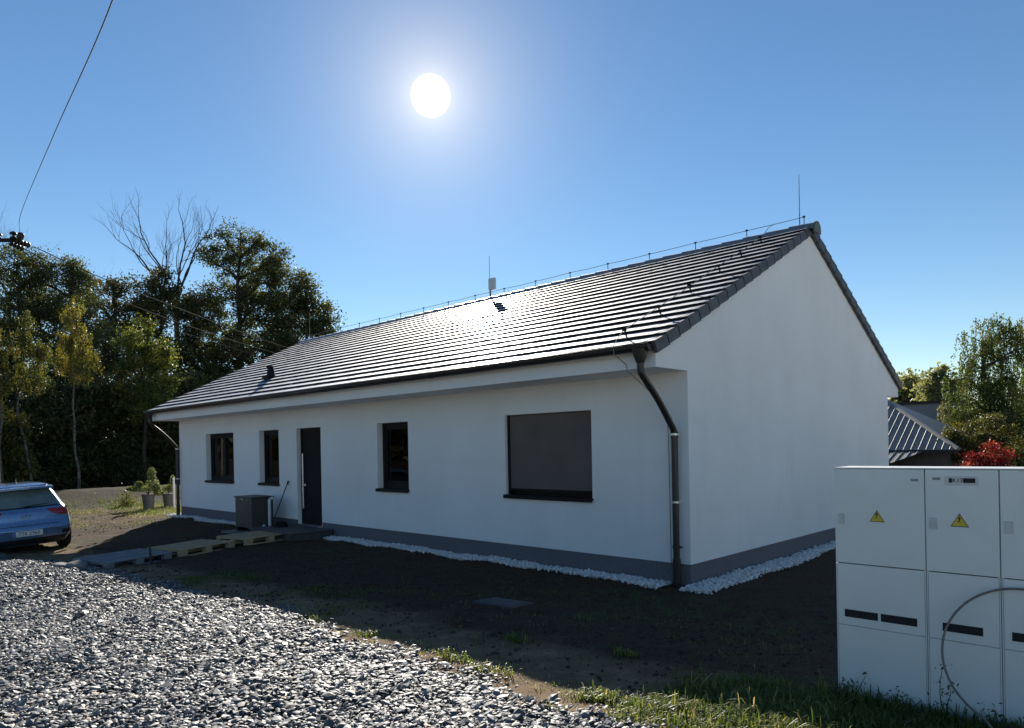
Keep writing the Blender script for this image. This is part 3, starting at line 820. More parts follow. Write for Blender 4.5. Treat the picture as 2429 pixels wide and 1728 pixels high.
# pallets
def pallet(label, mat, loc, rz, tilt=(0, 0)):
    t = thing('pallet', label, 'pallet', loc, rz, 'pallets laid as a walkway to the door')
    t.rotation_euler = (tilt[0], tilt[1], rz)
    L_, W_ = 1.22, 0.94
    wds = [0.145, 0.10, 0.145, 0.10, 0.145]; xs = [-0.3975, -0.205, 0.0, 0.205, 0.3975]
    m = MB()
    for x_, w_ in zip(xs, wds): m.bev(x_-w_/2, x_+w_/2, -L_/2+random.uniform(-.004, .004), L_/2+random.uniform(-.004, .004), 0.122, 0.144, 0.003)
    m.build('deck_boards', mat, t)
    m = MB()
    for y_ in (-0.5275, 0, 0.5275): m.bev(-W_/2, W_/2, y_-0.0725, y_+0.0725, 0.100, 0.1215, 0.003)
    m.build('cross_boards', mat, t)
    for y_ in (-0.5275, 0, 0.5275):
        for x_ in (-0.42, 0, 0.42):
            m = MB(); m.bev(x_-0.05, x_+0.05, y_-0.0725, y_+0.0725, 0.0225, 0.0995, 0.004); m.build('block', mat, t)
    m = MB()
    for x_ in (-0.42, 0, 0.42): m.bev(x_-0.05, x_+0.05, -L_/2, L_/2, 0.0, 0.022, 0.003)
    m.build('bottom_boards', mat, t)
    return t
pallet('brown wooden pallet lying against the door step', M['pallet'], (-9.27, -1.37, g1(-9.27, -1.37)+0.01), R(13), (R(-0.5), 0))
pallet('middle brown wooden pallet between the grey pallet and the other one', M['pallet'], (-9.10, -2.74, g1(-9.1, -2.74)+0.012), R(17), (R(0.5), R(-0.5)))
pallet('grey weathered pallet lying nearest to the gravel road', M['pallet_grey'], (-8.82, -4.02, g1(-8.82, -4.02)-0.005), R(15), (R(0.5), R(1)))
b_ = MB(); b_.bev(-0.014, 0.014, -0.014, 0.014, -0.1, 0.36, 0.003)
stake = tag(b_.build('wooden_stake', M['bark_grey'], loc=(-7.84, -3.90, g1(-7.84, -3.90))), 'thin wooden stake standing beside the grey pallet', 'stake'); stake.rotation_euler = (R(2), R(-3), R(20))
def rock(loc, s, lab, seed):
    random.seed(seed)
    bm = bmesh.new(); bmesh.ops.create_icosphere(bm, subdivisions=3, radius=1)
    for v_ in bm.verts:
        n_ = 1+0.10*math.sin(3*v_.co.x+seed)+0.08*math.sin(4*v_.co.y+2*seed)+0.05*random.uniform(-1, 1)
        v_.co = Vector((v_.co.x*s[0]*n_, v_.co.y*s[1]*n_, max(v_.co.z, -0.6)*s[2]*n_))
    me = bpy.data.meshes.new('rock'); bm.to_mesh(me); bm.free(); me.materials.append(M['slab'])
    for p_ in me.polygons: p_.use_smooth = True
    o = bpy.data.objects.new('rock', me); link(o); o.location = loc
    return tag(o, lab, 'rock')
rock((-8.62, -4.78, g1(-8.62, -4.78)+0.05), (0.22, 0.16, 0.09), 'flat pale brown rock touching the end of the grey pallet', 3)
rock((-9.02, -4.92, g1(-9.02, -4.92)+0.035), (0.24, 0.15, 0.055), 'low dark flat rock on the edge of the gravel', 5)
random.seed(11)
# drain cover
b_ = MB(); b_.bev(-0.27, 0.27, -0.2, 0.2, -0.05, 0.022, 0.006)
b_.bev(-0.22, 0.22, -0.15, 0.15, 0.018, 0.028, 0.003)
mh = tag(b_.build('drain_cover', M['concrete'], loc=(-0.75, -2.69, g1(-0.75, -2.69))), 'flat grey drain cover set in the bare soil', 'drain cover'); mh.rotation_euler = (R(-4), 0, R(6))
b_ = MB(); b_.tube([(0, 0, -0.2), (0, 0, 1.0)], 0.035, 10); b_.tube([(0, 0, 1.0), (0, 0, 1.03)], 0.045, 10)
tag(b_.build('white_post', M['white_pipe'], loc=(-20.0, 0.95, -0.0)), 'short white plastic post beyond the corner of the house', 'post')

# ------------------------------------------------------------------ cabinets
CY = -1.98; CZ = -0.33; CT = 1.635
CK = 0.7312; CYN = -3.63
def cmap(p): return (4.692+CK*(p[0]-4.692), CYN+(p[1]-CY)*0.8, 1.857+CK*(p[2]-1.857))
class CB(MB):
    """cabinet parts: drawn in design units, set to their real size and place"""
    def build(self, name, mats, parent=None, smooth=False, loc=None):
        r = parent
        while r is not None and r.parent is not None: r = r.parent
        o = r.location if r is not None else Vector((0, 0, 0))
        v = [tuple(Vector(cmap(p))-o) for p in self.v]
        return raw_mesh(name, v, self.f, mats, parent, smooth, self.m)
def text_mesh(s, size, name, mat, parent, loc, rot=(math.pi/2, 0, 0), ext=0.0008):
    cu = bpy.data.curves.new(name, 'FONT'); cu.body = s; cu.size = size; cu.extrude = ext
    cu.align_x = 'CENTER'; cu.align_y = 'CENTER'
    tmp = bpy.data.objects.new(name+'_src', cu); COL.objects.link(tmp)
    dg = bpy.context.evaluated_depsgraph_get()
    me = bpy.data.meshes.new_from_object(tmp.evaluated_get(dg)); bpy.data.objects.remove(tmp)
    me.materials.clear(); me.materials.append(mat)
    o = bpy.data.objects.new(name, me); o.location = loc; o.rotation_euler = rot
    return link(o, parent)
def sign(x, z, s, parent):
    y = CY-0.0215
    def tri(k, yy, dz=0): 
        h = s*k
        return [(x-h*0.62, yy, z-h*0.42+dz), (x+h*0.62, yy, z-h*0.42+dz), (x, yy, z+h*0.62+dz)]
    m = CB(); P = tri(1.0, y+0.004) + tri(1.0, y); m.add(P, [(3,4,5),(0,3,5,2),(1,2,5,4),(0,1,4,3)]); o = m.build('warning_sign', M['seam'], parent)
    m = CB(); P = tri(0.86, y) + tri(0.86, y-0.0015); m.add(P, [(3,4,5),(0,3,5,2),(1,2,5,4),(0,1,4,3)]); m.build('yellow_face', M['yellow'], o)
    k = s; yb = y-0.003
    B = [(0.06, 0.36), (-0.13, 0.0), (-0.02, 0.0), (-0.07, -0.22), (-0.12, -0.18), (-0.05, -0.34), (0.04, -0.18), (-0.01, -0.22), (0.12, 0.08), (0.0, 0.08)]
    m = CB(); m.add([(x+p[0]*k, yb, z+0.02+p[1]*k*0.9) for p in B], [tuple(range(len(B)))[::-1]]); m.build('lightning_symbol', M['seam'], o)
def cabinet(label, x0, x1, vents, extra):
    c = thing('meter_cabinet', label, 'cabinet', (cmap(((x0+x1)/2, 0, 0))[0], CYN+0.13, g1(cmap((x0, 0, 0))[0], CYN)), 0, 'electricity meter cabinets in a row')
    D = 0.32
    m = CB(); m.box(x0+0.004, x1-0.004, CY, CY+D, CZ-0.3, CT-0.02); m.build('body', M['seam'], c)
    m = CB(); m.bev(x0+0.002, x0+0.02, CY-0.004, CY+D+0.002, CZ-0.3, CT-0.022, 0.003); m.bev(x1-0.02, x1-0.002, CY-0.004, CY+D+0.002, CZ-0.3, CT-0.022, 0.003); m.box(x0+0.02, x1-0.02, CY+D-0.01, CY+D+0.001, CZ-0.3, CT-0.022); m.build('side_panel', M['cab'], c)
    m = CB(); m.bev(x0-0.001, x1+0.001, CY-0.0215, CY+D+0.005, CT-0.010, CT, 0.002); m.build('lid', M['cab_lid'], c)
    g = 0.004
    m = CB(); m.bev(x0+g, x1-g, CY-0.02, CY+0.01, 0.843, CT-0.0125, 0.004); ud = m.build('upper_door', M['cab'], c)
    m = CB(); m.bev(x0+0.014, x1-0.014, CY-0.018, CY+0.01, 0.327, 0.835, 0.004); m.bev(x0+0.003, x0+0.011, CY-0.016, CY+0.01, CZ-0.3, 0.835, 0.002); m.bev(x1-0.011, x1-0.003, CY-0.016, CY+0.01, CZ-0.3, 0.835, 0.002)
    ld = m.build('lower_door', M['cab'], c)
    m = CB(); m.bev(x0+0.014, x1-0.014, CY-0.016, CY+0.01, CZ-0.3, 0.3235, 0.003); m.build('base_panel', M['cab'], c)
    for va, vb in vents:
        m = CB(); m.box(va, vb, CY-0.0195, CY-0.0175, 0.395, 0.458)
        for k in range(5): m.box(va+0.004, vb-0.004, CY-0.0225, CY-0.019, 0.400+k*0.0115, 0.400+k*0.0115+0.004)
        m.build('vent', M['vent'], ld)
    m = CB(); lx = x0+0.055
    m.bev(lx-0.028, lx+0.028, CY-0.024, CY-0.019, 1.165, 1.255, 0.003); m.tube([(lx, CY-0.024, 1.21), (lx, CY-0.031, 1.21)], 0.014, 12); m.build('lock', M['lock'], ud)
    return c, ud
c1, u1 = cabinet('wide light grey electricity cabinet, its base panel below two black vents side by side', 2.515, 3.19, [(2.583, 2.838), (2.86, 3.122)], None)
c2, u2 = cabinet('narrow light grey electricity cabinet marked K13, behind the looped cable', 3.19, 3.67, [(3.295, 3.556)], None)
c3, u3 = cabinet('light grey electricity cabinet cut off by the right edge of the photo', 3.67, 4.35, [(3.732, 3.98), (4.0, 4.26)], None)
sign(2.845, 1.235, 0.092, u1); sign(3.42, 1.235, 0.098, u2)
def label(xc, zc, parent):
    m = CB(); m.box(xc-0.036, xc+0.036, CY-0.0225, CY-0.0195, zc-0.017, zc+0.017); o = m.build('label_plate', M['label_white'], parent)
    m = CB(); m.box(xc-0.026, xc+0.026, CY-0.0245, CY-0.0215, zc-0.009, zc+0.009); m.build('label_print', M['label_grey'], o)
label(3.122, 1.54, u1); label(3.272, 1.553, u2)
m = CB(); m.box(3.325, 3.545, CY-0.0225, CY-0.0195, 1.505, 1.575); o = m.build('number_plate', M['cab_lid'], u2)
m = CB(); m.box(3.355, 3.376, CY-0.0245, CY-0.0215, 1.525, 1.56); m.box(3.448, 3.525, CY-0.0245, CY-0.0215, 1.525, 1.56); m.build('black_tile', M['vent'], o)
text_mesh('K13', 0.042*CK, 'number', M['vent'], o, tuple(Vector(cmap((3.412, CY-0.0235, 1.5425)))-c2.location))
# looped cable leaning on the cabinets
cb = CB()
pts = [(3.80-0.475*math.cos(t), CY-0.05-0.22*(1-math.sin(t))/2, 0.31+0.47*math.sin(t)) for t in np.linspace(-0.36*math.pi, 1.3*math.pi, 70)]
pts = [(pts[0][0]+0.22, pts[0][1]-0.10, -0.33)] + pts + [(pts[-1][0]-0.1, pts[-1][1]-0.1, -0.33)]
cb.tube(pts, 0.0085, 8)
auto_smooth(cb.build('cable_loop', M['loop'])); tag(bpy.data.objects['cable_loop'], 'grey cable bent into a big loop leaning against the cabinets', 'cable')
# ------------------------------------------------------------------ car
def build_car():
    car = thing('parked_car', 'light blue hatchback car seen from behind at the left edge', 'car', (-12.72, -4.62, -0.20))
    # ring stack: z, rear y, front y, half width, corner exponent
    RG = [(0.17, 0.22, 4.05, 0.70, 5), (0.23, 0.10, 4.16, 0.79, 5), (0.30, 0.055, 4.24, 0.845, 5), (0.42, 0.02, 4.28, 0.875, 5), (0.52, 0.0, 4.28, 0.888, 4.6), (0.60, 0.03, 4.26, 0.89, 4.6), (0.70, 0.075, 4.22, 0.888, 4.6), (0.80, 0.09, 4.10, 0.878, 4.6), (0.88, 0.11, 3.9, 0.86, 4.6), (0.93, 0.15, 3.5, 0.835, 4.6),
          (0.98, 0.20, 3.15, 0.80, 4.6), (1.08, 0.29, 2.9, 0.757, 4.6), (1.20, 0.40, 2.6, 0.705, 4.6), (1.30, 0.50, 2.35, 0.655, 4.6), (1.36, 0.52, 2.2, 0.620, 4.2), (1.415, 0.50, 2.0, 0.575, 3.6), (1.45, 0.62, 1.9, 0.48, 3.2), (1.468, 0.85, 1.7, 0.32, 3), (1.473, 1.1, 1.5, 0.12, 2.5)]
    zs = np.array([r[0] for r in RG])
    def prm(z): return [np.interp(z, zs, [r[i] for r in RG]) for i in range(1, 5)]
    def pt(z, u, off=0.0):
        ry, fy, hw, e = prm(z)
        c, s = math.cos(u), math.sin(u)
        cy = (ry+fy)/2; ly = (fy-ry)/2
        ey = e + 4 if s < 0 else e
        x = (hw+off)*math.copysign(abs(c)**(2/e), c)
        # rear face bulges only slightly: use local depth instead of a huge ellipse
        y = cy + (ly+off)*math.copysign(abs(s)**(2/e), s)
        if s < 0:
            q = abs(x)/hw
            y = ry - off + (0.10*q**2 + 0.42*max(0, (q-0.80)/0.20)**2.6 if q <= 1.2 else 0)
            yy = cy + (ly+off)*math.copysign(abs(s)**(2/e), s)
            if abs(s) < 0.35: 
                t = abs(s)/0.35; y = y*t + cy*(1-t) if False else max(y, 0) + (cy-ry-0.52)*(1-t)
        return (x, y, z)
    nu = 120
    fine = np.concatenate([np.linspace(zs[i], zs[i+1], 4)[:-1] for i in range(len(zs)-1)] + [[zs[-1]]])
    V = []; Fq = []
    us = np.concatenate([np.linspace(0, math.pi, 40)[:-1], np.linspace(math.pi, 2*math.pi, 82)[:-1]])
    nu = len(us)
    for z in fine:
        for u in us: V.append(pt(z, u))
    for i in range(len(fine)-1):
        for k in range(nu):
            k2 = (k+1) % nu; Fq.append((i*nu+k, i*nu+k2, (i+1)*nu+k2, (i+1)*nu+k))
    Fq.append(tuple(range(nu))[::-1]); Fq.append(tuple((len(fine)-1)*nu+k for k in range(nu)))
    body = raw_mesh('body', V, Fq, M['car'], car)
    auto_smooth(body, 40)
    def ux(z, x):   # parameter on the rear side for a given x
        hw, e = prm(z)[2], prm(z)[3]
        c = max(-1, min(1, math.copysign((abs(x)/hw)**(e/2), x))); return 2*math.pi - math.acos(c) if True else 0
    def patch(name, outline, off, mat, parent, nz=14, nx_=26):
        """outline(z)->(xl,xr) over z range; surface patch lying on the rear of the body"""
        z0, z1, fn = outline; P = []; Q = []
        for i in range(nz+1):
            z = z0+(z1-z0)*i/nz; xl, xr = fn(z)
            hw = prm(z)[2]*0.9995; xl, xr = max(xl, -hw), min(xr, hw)
            for k in range(nx_+1):
                x = xl+(xr-xl)*k/nx_; P.append(pt(z, ux(z, x), off)); Q.append(pt(z, ux(z, x), -0.012))
        n_ = len(P); w = nx_+1; Fp = []
        for i in range(nz):
            for k in range(nx_): Fp.append((i*w+k, i*w+k+1, (i+1)*w+k+1, (i+1)*w+k))
        rim = [k for k in range(w)] + [i*w+nx_ for i in range(1, nz+1)] + [nz*w+k for k in range(nx_-1, -1, -1)] + [i*w for i in range(nz-1, 0, -1)]
        for a_, b2 in zip(rim, rim[1:]+rim[:1]): Fp.append((b2, a_, a_+n_, b2+n_))
        return auto_smooth(raw_mesh(name, P+Q, Fp, mat, parent), 50)
    rw = patch('rear_window', (0.985, 1.32, lambda z: (-(0.735-0.50*(z-0.985)), 0.735-0.50*(z-0.985))), 0.004, M['car_glass'], car)
    patch('window_surround', (0.955, 1.345, lambda z: (-(0.765-0.50*(z-0.955)), 0.765-0.50*(z-0.955))), 0.001, M['car_dark'], car)
    m = MB(); 
    for sx in (0,):
        P = []
        for k in range(21):
            x_ = -0.60+1.2*k/20; P += [(x_, 0.36+0.12*(x_/0.6)**2, 1.385-0.02*(x_/0.6)**2), (x_, 0.60+0.05*(x_/0.6)**2, 1.425-0.03*(x_/0.6)**2), (x_, 0.36+0.12*(x_/0.6)**2, 1.345-0.02*(x_/0.6)**2), (x_, 0.60, 1.35-0.03*(x_/0.6)**2)]
        F2 = []
        for k in range(20):
            a_ = 4*k; b2 = a_+4
            F2 += [(a_, b2, b2+1, a_+1), (a_+2, a_+3, b2+3, b2+2), (a_, a_+2, b2+2, b2)]
        F2 += [(0, 1, 3, 2), (80, 82, 83, 81)]
        m.add(P, F2)
    auto_smooth(m.build('spoiler', M['car'], car), 50)
    for s in (-1, 1):
        def fn(z, s=s):
            t = (z-0.765)/(0.915-0.765)
            xin = 0.40 + 0.20*(1-t)**1.3 - 0.03*math.sin(t*3)
            xo = 0.885
            return (xin, xo) if s > 0 else (-xo, -xin)
        patch('taillight', (0.765, 0.915, fn), 0.007, M['lamp_red'], car)
    patch('bumper_trim', (0.215, 0.335, lambda z: (-0.80, 0.80)), 0.006, M['car_dark'], car)
    patch('plate_recess', (0.36, 0.52, lambda z: (-0.40+0.12*(z-0.36)/0.16*-1, 0.40-0.12*(z-0.36)/0.16*-1)), 0.003, M['car'], car)
    patch('hatch_seam', (0.600, 0.612, lambda z: (-0.60, 0.60)), 0.002, M['car_dark'], car, 3)
    for s in (-1, 1):
        patch('reflector', (0.37, 0.45, lambda z, s=s: (0.62, 0.83) if s > 0 else (-0.83, -0.62)), 0.004, M['car_dark'], car, 5)
    pl = MB(); pl.bev(-0.26, 0.26, -0.022, -0.010, 0.395, 0.505, 0.004); p = pl.build('licence_plate', M['plate'], car)
    pl = MB(); pl.box(-0.257, -0.215, -0.0235, -0.0205, 0.399, 0.501); pl.build('blue_band', M['plate_blue'], p)
    text_mesh('7T6 2960', 0.098, 'plate_number', M['vent'], p, (0.02, -0.0235, 0.449))
    e = MB(); e.tube([(0.075*math.cos(t), 0.055, 0.80+0.036*math.sin(t)) for t in np.linspace(0, 2*math.pi, 25)], 0.007, 6)
    e.tube([(-0.03, 0.055, 0.775), (-0.02, 0.054, 0.80), (0.02, 0.054, 0.80), (0.03, 0.055, 0.825)], 0.006, 6)
    e.build('badge', M['chrome'], car)
    w_ = MB(); w_.tube([(0.0, 0.175, 0.985), (0.05, 0.18, 1.0), (0.48, 0.215, 1.03)], [0.018, 0.012, 0.006], 8); w_.build('wiper', M['car_dark'], car)
    a_ = MB(); a_.tube([(0, 0.95, 1.46), (0, 0.98, 1.50)], [0.03, 0.02], 8); a_.tube([(0, 0.97, 1.49), (0, 0.86, 1.60)], 0.006, 6); a_.build('antenna', M['car_dark'], car)
    for s in (-1, 1):
        for yw in (0.82, 3.42):
            t_ = MB(); prof = [(0.20, -0.10), (0.29, -0.105), (0.312, -0.085), (0.316, 0.0), (0.312, 0.085), (0.29, 0.105), (0.20, 0.10)]
            P = []; nn = 40
            for k in range(nn):
                q = 2*math.pi*k/nn
                for r_, xx in prof: P.append((s*0.775+xx, yw+r_*math.cos(q), 0.316+r_*math.sin(q)))
            pn = len(prof)
            t_.add(P, [(k*pn+j, k*pn+j+1, ((k+1) % nn)*pn+j+1, ((k+1) % nn)*pn+j) for k in range(nn) for j in range(pn-1)])
            wheel = auto_smooth(t_.build('wheel', M['rubber'], car), 40)
            r_ = MB()
            r_.tube([(s*0.775+s*0.03, yw, 0.316), (s*0.775+s*0.06, yw, 0.316)], 0.205, 30)
            for k in range(7):
                q = 2*math.pi*k/7
                Mx = Matrix.Translation((s*0.845, yw, 0.316)) @ Matrix.Rotation(q, 4, 'X')
                r_.box(-0.008, 0.008, -0.022, 0.022, 0.02, 0.195, 0, Mx)
            r_.build('rim', M['zinc'], wheel)
    for s in (-1, 1):
        patchside = MB(); patchside.bev(s*0.90-0.09 if s > 0 else -0.99, s*0.90+0.09 if s > 0 else -0.81, 2.85, 3.02, 0.93, 1.06, 0.03); patchside.build('wing_mirror', M['car'], car)
    return car
car = build_car()
car.rotation_euler = (0, R(-3.0), R(88))

# ------------------------------------------------------------------ vegetation
YAW = 0.77; CAMX, CAMY = 4.692, -8.119
FW = np.array([-math.sin(YAW), math.cos(YAW)]); RT = np.array([math.cos(YAW), math.sin(YAW)])

def leaf_mesh(name, C, size, mat, parent, tint, hang=0.0, aspect=0.55, up=0.0):
    """one small pointed leaf face per centre"""
    n = len(C)
    d = rng.standard_normal((n, 3)); d[:, 2] -= hang*2.0; d /= np.linalg.norm(d, axis=1)[:, None]
    e = rng.standard_normal((n, 3)); e[:, 2] *= (1-up); e -= d*(e*d).sum(1)[:, None]; e /= np.linalg.norm(e, axis=1)[:, None]
    s = (size*rng.uniform(0.6, 1.35, n))[:, None]
    V = np.stack([C-d*s*0.5, C+e*s*0.5*aspect, C+d*s*0.5, C-e*s*0.5*aspect], 1).reshape(-1, 3)
    F_ = np.arange(n*4).reshape(n, 4)
    return fast_mesh(name, V, F_, mat, parent, tint)

def wiggle(a, b, n, amp, sag=0.0):
    a = np.asarray(a, float); b = np.asarray(b, float); L_ = np.linalg.norm(b-a)
    t = np.linspace(0, 1, n)[:, None]; P = a+(b-a)*t
    off = np.cumsum(rng.normal(0, amp*L_/n, (n, 3)), 0); off -= off[-1]*t
    P = P + off; P[:, 2] += sag*L_*4*(t*(1-t))[:, 0]
    return P

def broadleaf(name, label, pos, scale, u0, lobes, mat, nclump, per, leaf, group=None, trunk_r=0.25, hor=1010, bark='bark', spread=0.55, hang=0.0, clump=0.5, tint=(0.0, 1.0), lean=0.0, cat='tree', depth=0.8, trunk_top=None):
    """lobes: traced crown lobes (cx, cy, rx, ry) in outline units; scale = metres per unit at this tree"""
    t = thing(name, label, cat, (pos[0], pos[1], g1(pos[0], pos[1])), YAW, group)
    gz = g1(pos[0], pos[1])
    LB = [((cx-u0)*scale, 1.857+(hor-cy)*scale-gz, rx*scale, ry*scale) for cx, cy, rx, ry in lobes]
    area = np.array([l[2]*l[3] for l in LB]); pick = rng.choice(len(LB), nclump, p=area/area.sum())
    C = np.empty((nclump, 3))
    for i, k in enumerate(pick):
        cx, cz, rx, rz = LB[k]
        d = rng.standard_normal(3); d /= np.linalg.norm(d); r = rng.uniform(0.15, 1.0)**spread
        C[i] = (cx+d[0]*r*rx, d[1]*r*rx*depth, cz+d[2]*r*rz)
    C[:, 2] = np.maximum(C[:, 2], 0.15)
    # limbs
    zt = max(l[1] for l in LB); zb = min(l[1]-l[3]*0.6 for l in LB); zb = max(zb, 0.3)
    top = np.array([lean, 0, zt if trunk_top is None else trunk_top])
    trunk = wiggle((0, 0, -0.2), top, 12, 0.10)
    nodes = [p for p in trunk[3:]]; tub = MB()
    tub.tube(trunk, list(np.linspace(trunk_r, trunk_r*0.22, len(trunk))), 9)
    nl = min(14, max(4, nclump//12)); li = rng.choice(nclump, nl, replace=False)
    for i in li:
        q = C[i]; hz = np.clip(q[2]-0.45*np.hypot(q[0], q[1])-0.3, zb*0.6, top[2]*0.92)
        k = np.argmin(abs(trunk[:, 2]-hz)); P = wiggle(trunk[k], q, 8, 0.22, 0.05)
        tub.tube(P, list(np.linspace(trunk_r*0.42, trunk_r*0.10, 8)), 6); nodes += [p for p in P[2:]]
    N = np.array(nodes)
    for i in range(nclump):
        if i in li: continue
        dd = np.linalg.norm(N-C[i], axis=1) + 0.8*np.maximum(0, N[:, 2]-C[i][2]); k = dd.argmin()
        P = wiggle(N[k], C[i], 4, 0.25)
        tub.tube(P, [trunk_r*0.13, trunk_r*0.09, trunk_r*0.06, trunk_r*0.03], 4, cap=False)
    # leaves
    cs_ = clump*rng.uniform(0.55, 1.3, nclump); n = nclump*per
    idx = np.repeat(np.arange(nclump), per)
    o = rng.standard_normal((n, 3))*np.array([1, 1, 0.72 + 0.5*hang])
    P = C[idx] + o*(cs_[idx])[:, None]*0.55
    P[:, 2] -= hang*abs(rng.normal(0, 0.8, n))*clump*1.6
    if hang > 0:
        ns = max(4, per//22); tw = tub; Q = []
        for i in range(nclump):
            for k in range(ns):
                a0 = C[i]+rng.normal(0, 0.35, 3)*cs_[i]; ln = clump*rng.uniform(0.8, 2.6)*(0.5+hang)*0.75
                out = rng.normal(0, 0.16, 2)*ln; m_ = max(3, int(per/ns))
                tt = np.sqrt(rng.random(m_))
                base = np.stack([a0[0]+out[0]*(tt-0.4*tt**2), a0[1]+out[1]*(tt-0.4*tt**2), a0[2]+0.12*ln*np.sin(tt*3.0)-ln*tt**1.5], -1)
                Q.append(base+rng.normal(0, leaf*0.55, (m_, 3)))
                if k < 3:
                    tq = np.linspace(0, 1, 5)
                    tw.tube(np.stack([a0[0]+out[0]*(tq-0.4*tq**2), a0[1]+out[1]*(tq-0.4*tq**2), a0[2]+0.12*ln*np.sin(tq*3.0)-ln*tq**1.5], -1), [0.012, 0.01, 0.008, 0.006, 0.004], 3, cap=False)
        P = np.concatenate(Q); n = len(P); idx = np.repeat(np.arange(nclump), n//nclump)
    P[:, 2] = np.maximum(P[:, 2], 0.05)
    ct = rng.uniform(tint[0], tint[1], nclump)
    tn = np.clip(ct[idx]+rng.normal(0, 0.16, n), 0, 1)
    auto_smooth(tub.build('trunk', M[bark], t), 60)
    leaf_mesh('crown', P, np.full(n, leaf), mat, t, tn, hang=hang)
    return t

def at(x, d):
    """ground point for a traced tree: sideways outline unit x at distance d"""
    s = d/1569.0; p = np.array([CAMX, CAMY]) + FW*d + RT*(x-1141.5+19.0*0.0)*s
    return (float(p[0]), float(p[1]))

T = 'trees at the edge of the wood'
def HZ(x): return 997.0-0.0187*(x-1141)
def tree(name, label, x, d, lobes, mat, nclump, per, leaf, **kw):
    s = d/1569.0
    return broadleaf(name, label, at(x, d), s, x, lobes, L[mat], nclump, per, leaf, hor=HZ(x), **kw)

tree('oak_tree', 'tall airy oak with open crown rising behind the far roof end', 555, 68,
     [(530, 555, 62, 52), (600, 570, 48, 40), (480, 570, 26, 48), (625, 610, 28, 34), (570, 640, 70, 50), (490, 650, 32, 40), (600, 690, 60, 40), (510, 720, 55, 45), (560, 760, 70, 50), (450, 760, 40, 50)],
     'oak', 240, 140, 0.235, trunk_r=0.42, clump=0.85, spread=0.4, trunk_top=23, lean=-0.4)
tree('oak_tree', 'round crowned oak standing to the right of the tall airy oak', 690, 72,
     [(680, 655, 36, 46), (700, 690, 52, 48), (640, 690, 35, 45), (730, 730, 36, 34), (680, 750, 80, 40), (620, 770, 60, 40)],
     'oak', 165, 140, 0.25, trunk_r=0.4, clump=0.85, spread=0.4, trunk_top=17)
tree('background_tree', 'dark low tree mass between the oaks and the roof', 600, 64,
     [(560, 800, 80, 50), (480, 830, 70, 60), (640, 780, 50, 40), (520, 880, 120, 60), (600, 860, 90, 60)],
     'dark', 130, 170, 0.25, trunk_r=0.35, clump=0.9)
tree('background_tree', 'dark dense tree below the bare branched tree', 440, 60,
     [(450, 690, 36, 60), (420, 720, 55, 70), (440, 800, 60, 70), (460, 900, 70, 100), (420, 1000, 80, 90)],
     'dark', 150, 190, 0.21, trunk_r=0.4, clump=0.85)
tree('background_tree', 'dark ivy green tree in front of the bare branches', 365, 57,
     [(358, 640, 46, 42), (350, 690, 56, 55), (330, 760, 60, 70), (370, 830, 65, 80), (360, 940, 70, 100), (350, 1040, 80, 60)],
     'dark', 170, 190, 0.20, trunk_r=0.4, clump=0.8)
tree('background_tree', 'dull brown green tree left of the ivy green one', 265, 56,
     [(265, 640, 52, 32), (240, 680, 60, 50), (270, 760, 60, 70), (250, 860, 70, 90), (260, 980, 80, 100)],
     'dark', 150, 180, 0.20, trunk_r=0.4, clump=0.8, tint=(0.2, 1.0))
tree('background_tree', 'rounded dark oak behind the yellow birch', 165, 44,
     [(150, 620, 60, 42), (185, 640, 40, 50), (140, 680, 80, 55), (170, 760, 70, 70), (150, 880, 80, 100), (160, 1000, 80, 90)],
     'oak', 180, 180, 0.155, trunk_r=0.32, clump=0.62, tint=(0.0, 0.9))
tree('background_tree', 'tall dark oak at the left edge under the pole', 45, 42,
     [(40, 590, 72, 38), (90, 610, 40, 40), (20, 650, 80, 50), (70, 700, 90, 60), (40, 800, 80, 80), (50, 920, 90, 100), (40, 1020, 80, 80)],
     'oak', 210, 180, 0.15, trunk_r=0.32, clump=0.6, tint=(0.0, 0.9))
tree('background_tree', 'dark tree cut by the left edge of the picture', -60, 42,
     [(-60, 600, 60, 50), (-50, 720, 70, 90), (-60, 880, 80, 100), (-50, 1010, 80, 80)],
     'dark', 130, 150, 0.22, trunk_r=0.3, clump=0.65)
tree('maple_tree', 'sunlit bright green maple before the dark trees', 320, 38,
     [(325, 730, 26, 22), (300, 760, 36, 30), (345, 780, 32, 34), (375, 770, 16, 34), (310, 820, 48, 40), (370, 830, 34, 40), (330, 900, 60, 50)],
     'green', 90, 120, 0.145, trunk_r=0.13, clump=0.42, tint=(0.2, 1.0), trunk_top=6)
tree('birch_tree', 'slim birch with golden yellow drooping leaves', 166, 31,
     [(166, 695, 22, 26), (160, 740, 32, 36), (178, 760, 30, 40), (150, 790, 24, 34), (170, 820, 24, 36), (205, 790, 12, 30)],
     'yellow', 60, 150, 0.08, trunk_r=0.065, clump=0.30, bark='birch', hang=0.6, trunk_top=7.6, tint=(0.1, 1.0))
tree('birch_tree', 'slim birch with green drooping leaves', 66, 31,
     [(60, 720, 24, 28), (50, 760, 34, 36), (80, 780, 28, 40), (100, 790, 20, 30), (40, 820, 28, 34), (110, 830, 16, 30), (80, 840, 24, 30)],
     'ygreen', 60, 130, 0.085, trunk_r=0.065, clump=0.32, bark='birch', hang=0.6, trunk_top=7.4, lean=-0.8)
tree('birch_tree', 'yellow green birch at the very left edge', -4, 30,
     [(0, 770, 26, 40), (-10, 830, 30, 50), (10, 860, 18, 40)],
     'ygreen', 50, 120, 0.11, trunk_r=0.08, clump=0.36, bark='birch', hang=0.5, trunk_top=6.5, tint=(0.4, 1.0))
